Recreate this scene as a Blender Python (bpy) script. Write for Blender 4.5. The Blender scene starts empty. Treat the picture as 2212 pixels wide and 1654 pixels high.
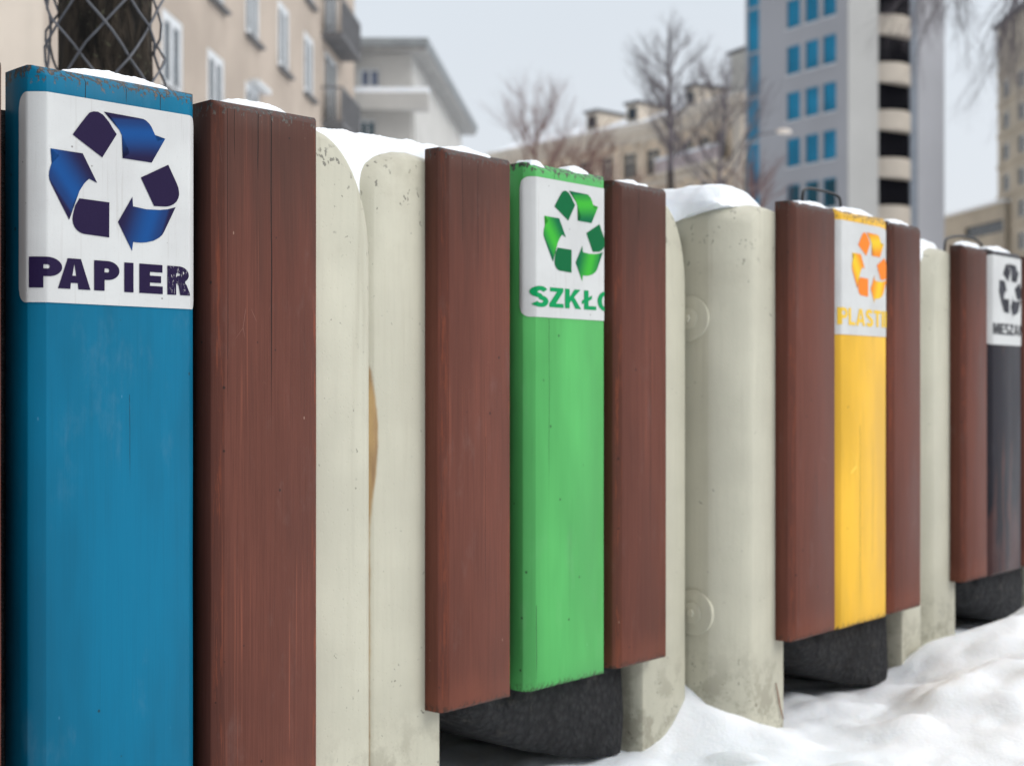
import bpy, bmesh, math, random
from math import sin, cos, pi, sqrt, radians
from mathutils import Vector, Matrix, noise

# ------------------------------------------------------------------ camera
SC = bpy.context.scene
F = 2950.0; CX = 1106.0; HY = 840.0; ZC = 0.485      # focal length, centre and horizon in photo pixels
cd = bpy.data.cameras.new('camera'); cam = bpy.data.objects.new('camera', cd)
SC.collection.objects.link(cam); SC.camera = cam
cam.location = (0, 0, ZC); cam.rotation_euler = (pi/2, 0, 0)
cd.sensor_width = 36; cd.lens = 36*F/2212; cd.shift_y = (HY-827)/2212
cd.clip_start = 0.05; cd.clip_end = 3000
cd.dof.use_dof = True; cd.dof.focus_distance = 1.23
cd.dof.aperture_fstop = 7.4; cd.dof.aperture_blades = 0
# ------------------------------------------------------------------ sky, sun, exposure
w = bpy.data.worlds.new('World'); SC.world = w; w.use_nodes = True
nt = w.node_tree; nt.nodes.clear()
SUN_EL = radians(38); SUN_AZ = radians(112)          # low soft winter sun behind the cloud, right of and behind the camera
sky = nt.nodes.new('ShaderNodeTexSky'); sky.sky_type = 'NISHITA'; sky.sun_disc = False
sky.sun_elevation = SUN_EL; sky.sun_rotation = SUN_AZ; sky.air_density = 1.0; sky.dust_density = 3.0
sc_ = nt.nodes.new('ShaderNodeVectorMath'); sc_.operation = 'SCALE'; sc_.inputs['Scale'].default_value = 0.10
nt.links.new(sky.outputs[0], sc_.inputs[0])
tc = nt.nodes.new('ShaderNodeTexCoord'); sx = nt.nodes.new('ShaderNodeSeparateXYZ')
nt.links.new(tc.outputs['Generated'], sx.inputs[0])
cr = nt.nodes.new('ShaderNodeValToRGB')                # the cloud deck
cr.color_ramp.elements[0].position = 0.0; cr.color_ramp.elements[0].color = (0.88, 0.90, 0.93, 1)
cr.color_ramp.elements[1].position = 0.32; cr.color_ramp.elements[1].color = (0.80, 0.865, 0.93, 1)
e = cr.color_ramp.elements.new(0.12); e.color = (0.85, 0.89, 0.94, 1)
e = cr.color_ramp.elements.new(1.0); e.color = (2.05, 2.07, 2.12, 1)
nt.links.new(sx.outputs['Z'], cr.inputs[0])
nz = nt.nodes.new('ShaderNodeTexNoise'); nz.inputs['Scale'].default_value = 2.2; nz.inputs['Detail'].default_value = 3
nt.links.new(tc.outputs['Generated'], nz.inputs['Vector'])
mr = nt.nodes.new('ShaderNodeMapRange'); mr.inputs['To Min'].default_value = 0.93; mr.inputs['To Max'].default_value = 1.06
nt.links.new(nz.outputs[0], mr.inputs[0])
mu = nt.nodes.new('ShaderNodeVectorMath'); mu.operation = 'SCALE'
nt.links.new(cr.outputs[0], mu.inputs[0]); nt.links.new(mr.outputs[0], mu.inputs['Scale'])
dp = nt.nodes.new('ShaderNodeVectorMath'); dp.operation = 'DOT_PRODUCT'; nt.links.new(tc.outputs['Generated'], dp.inputs[0])
dp.inputs[1].default_value = (-0.80, -0.60, 0.0)      # sky dimmed left of and behind the camera, added to shade board sides
m2 = nt.nodes.new('ShaderNodeMapRange'); m2.interpolation_type = 'SMOOTHSTEP'; m2.inputs['From Min'].default_value = -0.05; m2.inputs['From Max'].default_value = 0.75
m2.inputs['To Min'].default_value = 1.0; m2.inputs['To Max'].default_value = 0.13; nt.links.new(dp.outputs['Value'], m2.inputs[0])
m3 = nt.nodes.new('ShaderNodeMath'); m3.operation = 'MULTIPLY'; nt.links.new(mr.outputs[0], m3.inputs[0]); nt.links.new(m2.outputs[0], m3.inputs[1])
nt.links.new(m3.outputs[0], mu.inputs['Scale'])
mx = nt.nodes.new('ShaderNodeMix'); mx.data_type = 'RGBA'; mx.inputs['Factor'].default_value = 0.88
nt.links.new(sc_.outputs[0], mx.inputs['A']); nt.links.new(mu.outputs[0], mx.inputs['B'])
bg = nt.nodes.new('ShaderNodeBackground'); bg.inputs['Strength'].default_value = 1.0
ow = nt.nodes.new('ShaderNodeOutputWorld')
nt.links.new(mx.outputs['Result'], bg.inputs[0]); nt.links.new(bg.outputs[0], ow.inputs[0])
sd = bpy.data.lights.new('sun', 'SUN'); sd.energy = 1.25; sd.angle = radians(30); sd.color = (1, 0.98, 0.955)
so = bpy.data.objects.new('sun', sd); SC.collection.objects.link(so)
dirv = Vector((sin(SUN_AZ)*cos(SUN_EL), cos(SUN_AZ)*cos(SUN_EL), sin(SUN_EL)))   # towards the sun
so.rotation_euler = dirv.to_track_quat('Z', 'Y').to_euler(); so.location = dirv*50
SC.view_settings.view_transform = 'Standard'; SC.view_settings.look = 'None'
SC.view_settings.exposure = 0.0; SC.view_settings.gamma = 1
SC.view_settings.use_curve_mapping = False
RND = random.Random(7)

# ------------------------------------------------------------------ helpers
COL = SC.collection
def tag(o, label=None, cat=None, group=None, kind=None):
    if label: o['label'] = label
    if cat: o['category'] = cat
    if group: o['group'] = group
    if kind: o['kind'] = kind
    return o
def empty(name, loc=(0, 0, 0), rz=0.0, label=None, cat=None, group=None):
    o = bpy.data.objects.new(name, None); COL.objects.link(o); o.empty_display_size = 0.1
    o.location = loc; o.rotation_euler = (0, 0, rz); return tag(o, label, cat, group)
def mesh_obj(name, verts, faces, mat=None, parent=None, smooth=False, sharp=None):
    me = bpy.data.meshes.new(name); me.from_pydata([tuple(v) for v in verts], [], faces); me.update()
    o = bpy.data.objects.new(name, me); COL.objects.link(o)
    if mat: me.materials.append(mat)
    if parent: o.parent = parent
    if smooth: shade(me, sharp)
    return o
def shade(me, ang=None):
    me.polygons.foreach_set('use_smooth', [True]*len(me.polygons))
    if ang is not None:
        try: me.set_sharp_from_angle(angle=radians(ang))
        except Exception: pass
def bm_obj(name, bm, mat=None, parent=None, smooth=False, sharp=None):
    bmesh.ops.recalc_face_normals(bm, faces=bm.faces[:])
    me = bpy.data.meshes.new(name); bm.to_mesh(me); bm.free()
    o = bpy.data.objects.new(name, me); COL.objects.link(o)
    if mat: me.materials.append(mat)
    if parent: o.parent = parent
    if smooth: shade(me, sharp)
    return o
class MB:
    def __init__(s): s.v = []; s.f = []
    def box(s, x0, x1, y0, y1, z0, z1):
        n = len(s.v)
        s.v += [(x0,y0,z0),(x1,y0,z0),(x1,y1,z0),(x0,y1,z0),(x0,y0,z1),(x1,y0,z1),(x1,y1,z1),(x0,y1,z1)]
        s.f += [tuple(n+i for i in q) for q in ((0,3,2,1),(4,5,6,7),(0,1,5,4),(1,2,6,5),(2,3,7,6),(3,0,4,7))]
    def quad(s, a, b, c, d):
        n = len(s.v); s.v += [a, b, c, d]; s.f.append((n, n+1, n+2, n+3))
    def tube(s, pts, rad, sides=6, cap=True):
        """pts: list of Vector, rad: list of radii"""
        rings = []
        prev = None
        for i, p in enumerate(pts):
            a = pts[max(i-1, 0)]; b = pts[min(i+1, len(pts)-1)]
            t = (b-a)
            if t.length < 1e-9: t = Vector((0, 0, 1))
            t.normalize()
            if prev is None:
                up = Vector((0, 0, 1)) if abs(t.z) < 0.9 else Vector((1, 0, 0))
                prev = t.cross(up).normalized()
            n1 = (prev - t*prev.dot(t))
            if n1.length < 1e-6: n1 = t.orthogonal()
            n1.normalize(); prev = n1; n2 = t.cross(n1)
            base = len(s.v); r = rad[i] if isinstance(rad, (list, tuple)) else rad
            for k in range(sides):
                an = 2*pi*k/sides; q = p + n1*(r*cos(an)) + n2*(r*sin(an)); s.v.append((q.x, q.y, q.z))
            rings.append(base)
        for a, b in zip(rings, rings[1:]):
            for k in range(sides):
                k2 = (k+1) % sides; s.f.append((a+k, a+k2, b+k2, b+k))
        if cap:
            s.f.append(tuple(rings[0]+k for k in reversed(range(sides))))
            s.f.append(tuple(rings[-1]+k for k in range(sides)))
    def build(s, name, mat=None, parent=None, smooth=False, sharp=None):
        return mesh_obj(name, s.v, s.f, mat, parent, smooth, sharp)

# ---- node material kit
class NM:
    def __init__(s, name, rough=0.6, spec=0.5):
        s.m = bpy.data.materials.new(name); s.m.use_nodes = True
        s.t = s.m.node_tree; s.b = s.t.nodes['Principled BSDF']
        s.b.inputs['Roughness'].default_value = rough
        s.b.inputs['Specular IOR Level'].default_value = spec
    def n(s, ty, **kw):
        nd = s.t.nodes.new(ty)
        for k, v in kw.items(): setattr(nd, k, v)
        return nd
    def l(s, a, b): s.t.links.new(a, b)
    def val(s, x):
        return x
    def put(s, sock, x):
        if isinstance(x, bpy.types.NodeSocket): s.l(x, sock)
        elif isinstance(x, (tuple, list)) and len(x) == 3 and sock.type == 'RGBA': sock.default_value = (*x, 1)
        else: sock.default_value = x
    def math(s, op, a, b=None, c=None, clamp=False):
        nd = s.n('ShaderNodeMath', operation=op, use_clamp=clamp)
        s.put(nd.inputs[0], a)
        if b is not None: s.put(nd.inputs[1], b)
        if c is not None: s.put(nd.inputs[2], c)
        return nd.outputs[0]
    def coord(s, which='Object'):
        if which == 'World': return s.n('ShaderNodeNewGeometry').outputs['Position']
        return s.n('ShaderNodeTexCoord').outputs[which]
    def scale(s, vec, sc, off=(0, 0, 0)):
        nd = s.n('ShaderNodeMapping'); s.l(vec, nd.inputs[0]); nd.inputs['Scale'].default_value = sc
        nd.inputs['Location'].default_value = off; return nd.outputs[0]
    def noise(s, vec, sc=5, det=4, rough=0.55, dist=0):
        nd = s.n('ShaderNodeTexNoise'); s.l(vec, nd.inputs['Vector']); nd.inputs['Scale'].default_value = sc
        nd.inputs['Detail'].default_value = det; nd.inputs['Roughness'].default_value = rough
        nd.inputs['Distortion'].default_value = dist; return nd.outputs['Fac']
    def voro(s, vec, sc=5, feature='F1'):
        nd = s.n('ShaderNodeTexVoronoi', feature=feature); s.l(vec, nd.inputs['Vector']); nd.inputs['Scale'].default_value = sc
        return nd.outputs['Distance']
    def step(s, x, a, b, lo=0.0, hi=1.0):
        nd = s.n('ShaderNodeMapRange', interpolation_type='SMOOTHSTEP'); s.put(nd.inputs['Value'], x)
        nd.inputs['From Min'].default_value = a; nd.inputs['From Max'].default_value = b
        nd.inputs['To Min'].default_value = lo; nd.inputs['To Max'].default_value = hi; return nd.outputs[0]
    def mix(s, fac, a, b, blend='MIX'):
        nd = s.n('ShaderNodeMix', data_type='RGBA', blend_type=blend); s.put(nd.inputs['Factor'], fac)
        s.put(nd.inputs['A'], a); s.put(nd.inputs['B'], b); return nd.outputs['Result']
    def bump(s, h, strength=0.3, dist=0.001, normal=None):
        nd = s.n('ShaderNodeBump'); s.l(h, nd.inputs['Height']); nd.inputs['Strength'].default_value = strength
        nd.inputs['Distance'].default_value = dist
        if normal is not None: s.l(normal, nd.inputs['Normal'])
        return nd.outputs[0]
    def xyz(s, vec):
        nd = s.n('ShaderNodeSeparateXYZ'); s.l(vec, nd.inputs[0]); return nd.outputs
    def out(s, col=None, normal=None, rough=None):
        if col is not None: s.put(s.b.inputs['Base Color'], col)
        if normal is not None: s.l(normal, s.b.inputs['Normal'])
        if rough is not None: s.put(s.b.inputs['Roughness'], rough)
        return s.m

def painted_wood(name, base, red=None, cracks=(), wear=0.5, rough=0.5, length=0.62, width=0.11, worn_low=None, grain=1.0, scar=(0.30,0.075,0.035), spec=0.16):
    k = NM(name, rough, spec); P = k.coord('World'); O = k.coord('Object'); ox, oy, oz = k.xyz(O)
    fib = k.noise(k.scale(P, (900, 900, 16)), 1.0, 3, 0.6)
    fib2 = k.noise(k.scale(P, (330, 330, 6)), 1.0, 4, 0.65, 0.5)
    blot = k.noise(k.scale(P, (14, 14, 4)), 1.0, 3)
    c = k.mix(k.step(blot, 0.3, 0.7), tuple(x*0.86 for x in base), tuple(min(1, x*1.12) for x in base))
    c = k.mix(k.step(fib2, 0.35, 0.8, 0, 0.55*grain), c, tuple(x*0.66 for x in base))
    c = k.mix(k.step(fib, 0.45, 0.75, 0, 0.40*grain), c, tuple(x*0.55 for x in base))
    # run-off dirt: faint tall streaks, and a thin grey bloom of weathering
    drt = k.math('MULTIPLY', k.step(k.noise(k.scale(P, (75, 75, 2.2)), 1.0, 4, 0.6), 0.52, 0.78), k.step(k.noise(k.scale(P, (9, 9, 5)), 1.0, 3), 0.42, 0.62))
    c = k.mix(k.math('MULTIPLY', drt, 0.38), c, tuple(x*0.45+0.008 for x in base))
    blm = k.math('MULTIPLY', k.step(k.noise(k.scale(P, (24, 24, 9), (4, 4, 4)), 1.0, 5, 0.7), 0.56, 0.74), 0.16)
    c = k.mix(blm, c, tuple(x*0.7+0.12 for x in base))
    # short scratches
    scv = k.n('ShaderNodeTexVoronoi', feature='DISTANCE_TO_EDGE'); k.l(k.scale(P, (38, 38, 21), (8, 1, 5)), scv.inputs['Vector']); scv.inputs['Scale'].default_value = 1.0
    scm = k.math('MULTIPLY', k.step(scv.outputs[0], 0.010, 0.003), k.step(k.noise(k.scale(P, (16, 16, 12), (2, 9, 5)), 1.0, 2), 0.66, 0.70))
    c = k.mix(k.math('MULTIPLY', scm, 0.6), c, tuple(min(1, x*1.5+0.06) for x in base))
    if red:
        st = k.math('MULTIPLY', k.step(k.noise(k.scale(P, (420, 420, 3)), 1.0, 3), 0.56, 0.72), k.step(k.noise(k.scale(P, (30, 30, 6)), 1.0, 2), 0.45, 0.65))
        c = k.mix(k.math('MULTIPLY', st, 0.55), c, red)
        # rubbed arris on the front edges
        ed = k.math('MINIMUM', ox, k.math('SUBTRACT', width, ox))
        er = k.math('MULTIPLY', k.step(ed, 0.012, 0.003), k.step(k.noise(k.scale(P, (300, 300, 22)), 1.0, 5, 0.7), 0.5, 0.62))
        er = k.math('MULTIPLY', er, k.step(oy, 0.010, 0.004))
        c = k.mix(k.math('MULTIPLY', er, 0.5), c, scar)
    if red:      # damp grime sunk into the end grain, reaching unevenly down from the top
        gr_ = k.step(k.math('ADD', oz, k.math('MULTIPLY', k.noise(k.scale(P, (70, 70, 5)), 1.0, 4), 0.22)), length-0.06, length+0.10)
        c = k.mix(k.math('MULTIPLY', gr_, 0.50), c, (0.040, 0.026, 0.021))
        lw = k.step(k.math('ADD', oz, k.math('MULTIPLY', k.noise(k.scale(P, (60, 60, 12)), 1.0, 3), 0.05)), 0.075, 0.025)
        c = k.mix(k.math('MULTIPLY', lw, 0.35), c, (0.24, 0.075, 0.045))
    # small pale nicks and dark pits
    sp = k.voro(k.scale(P, (60, 60, 24)), 1.0)
    c = k.mix(k.math('MULTIPLY', k.math('MULTIPLY', k.step(sp, 0.05, 0.02), k.step(k.noise(P, 23, 2), 0.5, 0.6)), 0.5), c, (0.5, 0.34, 0.27) if red else tuple(min(1, x*1.3+0.1) for x in base))
    sp2 = k.voro(k.scale(P, (34, 34, 30), (3, 7, 1)), 1.0)
    c = k.mix(k.math('MULTIPLY', k.step(sp2, 0.06, 0.035), 0.75), c, (0.02, 0.018, 0.016))
    hgt = k.math('ADD', k.math('MULTIPLY', fib, 0.5*grain), k.math('MULTIPLY', fib2, 0.8*grain))
    # cracks that follow the grain
    for (xc, ztop, zlow, wd) in cracks:
        wob = k.noise(k.scale(O, (0, 0, 9), (xc*50, 0, 0)), 1.0, 3)
        xx = k.math('ADD', ox, k.math('MULTIPLY', k.math('SUBTRACT', wob, 0.5), 0.004))
        d = k.math('ABSOLUTE', k.math('SUBTRACT', xx, xc))
        brk = k.step(k.noise(k.scale(O, (60, 60, 30), (xc*9, 2, 0)), 1.0, 3), 0.30, 0.42)
        m = k.math('MULTIPLY', k.step(d, wd, wd*0.35), k.math('MULTIPLY', k.step(oz, zlow, zlow+(ztop-zlow)*0.4), k.step(oz, ztop+0.002, ztop)))
        m = k.math('MULTIPLY', m, brk)
        c = k.mix(m, c, (0.012, 0.009, 0.008)); hgt = k.math('SUBTRACT', hgt, k.math('MULTIPLY', m, 3.0))
    # flaked paint and grey bare wood along the top, a little at the foot
    wn = k.noise(k.scale(P, (260, 260, 150)), 1.0, 5, 0.65)
    band = k.step(oz, length-0.022, length-0.003)
    fl = k.step(k.math('ADD', wn, k.math('MULTIPLY', band, 0.20)), 0.74-0.10*wear, 0.77-0.10*wear)
    fl = k.math('MULTIPLY', fl, k.step(oz, length-0.020, length-0.009))
    c = k.mix(fl, c, k.mix(k.step(wn, 0.5, 0.75), (0.035, 0.035, 0.035), (0.16, 0.13, 0.11)))
    ft = k.math('MULTIPLY', k.step(oz, 0.012, 0.0), k.step(k.noise(k.scale(P, (200, 200, 120)), 1.0, 4), 0.45, 0.6))
    c = k.mix(k.math('MULTIPLY', ft, 0.85), c, (0.05, 0.035, 0.028))
    if worn_low:
        wl = k.noise(k.scale(P, (55, 55, 7)), 1.0, 5, 0.6, 0.6)
        m = k.math('MULTIPLY', k.step(oz, 0.40, 0.02), 1.0)
        m = k.math('MULTIPLY', k.step(k.math('ADD', wl, k.math('MULTIPLY', m, 0.22)), 0.62, 0.74), 0.75)
        c = k.mix(m, c, worn_low)
    return k.out(c, k.bump(hgt, 0.32, 0.0006), k.step(blot, 0.3, 0.75, rough-0.05, rough+0.10))

def stone_paint(name, base=(0.51, 0.49, 0.39), rust=None):
    k = NM(name, 0.5, 0.4); P = k.coord('World'); ox, oy, oz = k.xyz(k.coord('Object'))
    b1 = k.noise(P, 9, 4); c = k.mix(k.step(b1, 0.3, 0.7), tuple(x*0.93 for x in base), tuple(x*1.05 for x in base))
    br = k.noise(k.scale(P, (180, 180, 10)), 1.0, 3); c = k.mix(k.step(br, 0.4, 0.9, 0, 0.35), c, tuple(x*0.82 for x in base))
    # dirt: dark specks, denser near the crown of the casting and near the ground
    dens = k.math('ADD', k.step(oz, 0.56, 0.74, 0, 0.16), k.step(oz, 0.16, 0.0, 0, 0.13))
    dn = k.n('ShaderNodeTexNoise'); k.l(P, dn.inputs['Vector']); dn.inputs['Scale'].default_value = 90; dn.inputs['Detail'].default_value = 4
    dv = k.n('ShaderNodeVectorMath', operation='MULTIPLY_ADD'); k.l(dn.outputs['Color'], dv.inputs[0]); dv.inputs[1].default_value = (0.022, 0.022, 0.022); k.l(P, dv.inputs[2])
    v = k.voro(k.scale(dv.outputs[0], (110, 110, 85)), 1.0); vn = k.noise(P, 26, 3)
    m = k.step(k.math('SUBTRACT', k.math('ADD', k.math('MULTIPLY', vn, 0.42), dens), v), 0.08, 0.16)
    m = k.math('MULTIPLY', m, k.step(k.noise(P, 37, 4), 0.50, 0.62))
    c = k.mix(k.math('MULTIPLY', m, 0.75), c, (0.07, 0.065, 0.055))
    sm = k.math('MULTIPLY', k.step(k.noise(P, 7, 5, 0.65), 0.52, 0.72), k.math('MULTIPLY', dens, 3.2))
    c = k.mix(sm, c, (0.30, 0.27, 0.20))
    fine = k.step(k.noise(P, 210, 4, 0.7), 0.66, 0.72); fine = k.math('MULTIPLY', fine, k.step(k.noise(P, 11, 3), 0.50, 0.66))
    c = k.mix(k.math('MULTIPLY', fine, 0.6), c, (0.16, 0.145, 0.115))
    drip = k.math('MULTIPLY', k.step(k.noise(k.scale(P, (60, 60, 3)), 1.0, 4, 0.6), 0.55, 0.75), k.step(oz, 0.30, 0.72, 0.10, 0.42))
    c = k.mix(drip, c, (0.33, 0.30, 0.22))
    low = k.math('MULTIPLY', k.step(oz, 0.17, 0.02), k.step(k.noise(P, 30, 5, 0.7), 0.46, 0.62))
    c = k.mix(k.math('MULTIPLY', low, 0.55), c, (0.20, 0.18, 0.13))
    pit = k.voro(k.scale(P, (160, 160, 160), (1, 2, 3)), 1.0)
    if rust:
        x1, d1 = rust    # brown water stain down the outer flank, bulging in the middle of the height
        bul = k.math('MULTIPLY', k.step(oz, 0.33, 0.43), k.step(oz, 0.525, 0.44))
        bul = k.math('ADD', k.math('MULTIPLY', bul, 0.010), k.step(oz, 0.535, 0.50, 0, 0.013))
        lim = k.math('ADD', x1, bul)
        wv = k.math('MULTIPLY', k.math('SUBTRACT', k.noise(k.scale(P, (60, 60, 30)), 1.0, 5, 0.7), 0.5), 0.005)
        r = k.step(k.math('SUBTRACT', k.math('ADD', ox, wv), lim), 0.002, -0.003)
        c = k.mix(k.math('MULTIPLY', r, 0.9), c, k.mix(k.step(k.noise(k.scale(P, (50, 50, 9)), 1.0, 3), 0.3, 0.7), (0.20, 0.10, 0.03), (0.44, 0.27, 0.09)))
    h = k.math('ADD', k.math('MULTIPLY', k.noise(P, 320, 3), 0.4), k.math('MULTIPLY', k.step(pit, 0.10, 0.22), 0.6))
    h = k.math('ADD', h, k.math('MULTIPLY', k.noise(P, 45, 3), 1.4))
    return k.out(c, k.bump(h, 0.30, 0.0012))

def simple(name, col, rough=0.6, spec=0.4, var=0.12, nscale=3.0, bump=0.0, bscale=60, metal=0.0):
    k = NM(name, rough, spec); P = k.coord('World'); a = k.noise(P, nscale, 5)
    c = k.mix(k.step(a, 0.3, 0.7), tuple(x*(1-var) for x in col), tuple(min(1, x*(1+var)) for x in col))
    k.b.inputs['Metallic'].default_value = metal
    nm = k.bump(k.noise(P, bscale, 4), bump, 0.02) if bump else None
    return k.out(c, nm)

def snow_mat(name, bscale=1.0):
    k = NM(name, 0.6, 0.25); P = k.coord('World')
    a = k.noise(P, 6, 4); c = k.mix(k.step(a, 0.3, 0.7), (0.86, 0.905, 0.965), (0.92, 0.945, 0.98))
    h = k.math('ADD', k.noise(P, 420/bscale, 3), k.math('MULTIPLY', k.noise(P, 70/bscale, 4), 2.0))
    k.b.inputs['Subsurface Weight'].default_value = 0.25
    k.b.inputs['Subsurface Radius'].default_value = (0.02, 0.025, 0.03); k.b.inputs['Subsurface Scale'].default_value = 0.3
    return k.out(c, k.bump(h, 0.40, 0.0016*min(bscale, 1.5)))

def print_paper(name):
    k = NM(name, 0.5, 0.25); P = k.coord('World'); O = k.coord('Object')
    c = k.mix(k.step(k.noise(P, 14, 4), 0.3, 0.75), (0.585, 0.59, 0.575), (0.52, 0.52, 0.51))
    c = k.mix(k.step(k.noise(k.scale(P, (700, 700, 700)), 1.0, 2), 0.62, 0.75, 0, 0.35), c, (0.42, 0.40, 0.37))
    c = k.mix(k.math('MULTIPLY', k.step(k.noise(k.scale(P, (300, 300, 10)), 1.0, 4), 0.60, 0.72), 0.22), c, (0.35, 0.32, 0.29))
    sp = k.voro(k.scale(P, (65, 65, 65)), 1.0)
    c = k.mix(k.math('MULTIPLY', k.step(sp, 0.075, 0.04), 0.8), c, (0.16, 0.14, 0.13))
    return k.out(c, k.bump(k.math('ADD', k.noise(k.scale(P, (500, 500, 14)), 1.0, 3), k.noise(P, 900, 2)), 0.22, 0.0004))
def print_ink(name, col, scratch=0.0, cscr=(0.6, 0.58, 0.56)):
    k = NM(name, 0.5, 0.12); P = k.coord('World')
    c = k.mix(k.step(k.noise(k.scale(P, (900, 900, 900)), 1.0, 2), 0.4, 0.8, 0, 0.25), col, tuple(min(1, x*1.25+0.01) for x in col))
    if scratch:
        s = k.step(k.noise(k.scale(P, (620, 620, 130)), 1.0, 5, 0.75, 1.0), 0.66-scratch, 0.69-scratch)
        x = k.xyz(k.coord('Object'))[0]
        s = k.math('MULTIPLY', s, k.step(x, 0.118, 0.124))
        c = k.mix(s, c, cscr)
    return k.out(c, k.bump(k.noise(k.scale(P, (500, 500, 14)), 1.0, 3), 0.18, 0.0004))
def print_gradient(name, dark, bright):
    """printed ribbon: the artwork's own colour blend, laid out along the ribbon's UV"""
    k = NM(name, 0.5, 0.12); uv = k.n('ShaderNodeUVMap').outputs[0]; u = k.xyz(uv)[0]
    r = k.n('ShaderNodeValToRGB'); k.l(u, r.inputs[0]); r.color_ramp.interpolation = 'EASE'
    r.color_ramp.elements[0].color = (*dark, 1); r.color_ramp.elements[0].position = 0.08
    r.color_ramp.elements[1].color = (*dark, 1); r.color_ramp.elements[1].position = 0.95
    e = r.color_ramp.elements.new(0.40); e.color = (*bright, 1)
    e = r.color_ramp.elements.new(0.16); e.color = tuple((a+b)/2 for a, b in zip(dark, bright)) + (1,)
    return k.out(r.outputs[0], k.bump(k.noise(k.scale(k.coord('World'), (500, 500, 14)), 1.0, 3), 0.18, 0.0004))

BR = (0.140, 0.048, 0.033); RED = (0.27, 0.085, 0.05)
M_snow = snow_mat('snow'); M_ground = snow_mat('snow_ground', 2.2)
M_stone = stone_paint('cream_painted_concrete')
M_stone_rust = stone_paint('cream_painted_concrete_stained', rust=(-0.0945, 0.0))
M_black = simple('black_rod', (0.02, 0.02, 0.022), 0.4, 0.5)
def aggregate():
    k = NM('dark_exposed_aggregate', 0.8, 0.3); P = k.coord('World')
    a = k.voro(k.scale(P, (95, 95, 95)), 1.0); n = k.noise(P, 30, 7, 0.72)
    c = k.mix(k.step(a, 0.1, 0.7), (0.040, 0.040, 0.042), (0.022, 0.022, 0.024))
    c = k.mix(k.step(n, 0.55, 0.75), c, (0.085, 0.078, 0.07))
    c = k.mix(k.step(k.noise(P, 9, 4, 0.6), 0.42, 0.66, 0, 0.75), c, (0.010, 0.010, 0.011))
    h = k.math('ADD', k.math('MULTIPLY', a, -0.6), k.math('MULTIPLY', n, 2.0))
    return k.out(c, k.bump(h, 1.0, 0.010))
M_agg = aggregate()

# ------------------------------------------------------------------ bins
# bin frame: local X along the row (left to right), local Y back into the bin, Z up; origin on the ground at the front-left corner
ZT = 0.750; ZB = 0.130; TH = 0.028       # top and foot of the boards, their thickness
def board(parent, s0, s1, mat, r=0.0095, zt=ZT, zb=ZB, warp=0.0, label=None, TH=TH, rt=0.0080, r2=None):
    r2 = r2 or r
    prof = []     # cross-section, counter-clockwise from the back left, planed chamfers at the front
    W = s1-s0; H = zt-zb; PW = 1.8
    def cham(x0, sx, rr, n=7, rev=False):
        o = [(x0+sx*rr*(1-max(0, cos(pi/2*i/n))**PW), rr*(1-max(0, sin(pi/2*i/n))**PW)) for i in range(n+1)]
        return o[::-1] if rev else o
    prof += [(0.001, TH), (0.0, TH-0.001), (0, (TH+r)/2)]+cham(0, 1, r)+cham(W, -1, r2, rev=True)+[(W, (TH+r2)/2), (W, TH-0.001), (W-0.001, TH)]
    cx, cy = W/2, TH/2
    zs = [(0.5*rt*(1-max(0, cos(pi/2*i/6))**PW), 0.5*rt*(1-max(0, sin(pi/2*i/6))**PW)) for i in range(7)]      # (z, inset)
    zs += [(H*(j/24), 0) for j in range(1, 24)]
    zs += [(H-rt*(1-max(0, sin(pi/2*i/6))**PW), rt*(1-max(0, cos(pi/2*i/6))**PW)) for i in range(7)]
    V = []; Fc = []; n = len(prof)
    for (z, ins) in zs:
        for (x, y) in prof:
            wob = 0.0004*noise.noise(Vector((x*30+s0*70, y*30, z*7+s1*31)))
            V.append((x+wob, max(y, ins)+wob*0.5+warp*(z/H-0.5)**2, z+wob*(x/W-0.5)*(2 if z > H/2 else 0)))
    for j in range(len(zs)-1):
        for i in range(n):
            i2 = (i+1) % n; Fc.append((j*n+i, j*n+i2, (j+1)*n+i2, (j+1)*n+i))
    Fc.append(tuple(reversed(range(n)))); Fc.append(tuple((len(zs)-1)*n+i for i in range(n)))
    o = mesh_obj('board', V, Fc, mat, parent, True, 50); o.location = (s0, 0, zb)
    if label: o['label'] = label
    return o
def wrap(s0, s1, r, p, off):
    """a point at arc position p on the board's rounded front, lifted by off -> (x, y) in the bin frame"""
    q = sqrt(2)*r; o2 = off/sqrt(2); PW = 1.8
    def on(f):      # f = 0 where the flat front ends, 1 where the side begins -> (inset along x, depth)
        f = min(max(f, 1e-6), 1-1e-6); a = math.atan(((1-f)/f)**(1/PW))
        return r*(1-cos(a)**PW), r*(1-sin(a)**PW)
    if p < s0+r:
        t = s0+r-p
        if t <= q: a, b = on(t/q); return s0+a-o2*min(1, 3*t/q), b-o2-(off-o2)*max(0, 1-3*t/q)
        return s0-off, r+(t-q)
    if p > s1-r:
        t = p-(s1-r)
        if t <= q: a, b = on(t/q); return s1-a+o2*min(1, 3*t/q), b-o2-(off-o2)*max(0, 1-3*t/q)
        return s1+off, r+(t-q)
    return p, -off
def split_cols(bm, x0, x1, step=0.0016):
    x = x0
    while x < x1:
        bmesh.ops.bisect_plane(bm, geom=bm.verts[:]+bm.edges[:]+bm.faces[:], plane_co=(x, 0, 0), plane_no=(1, 0, 0), dist=1e-6)
        x += step
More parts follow.
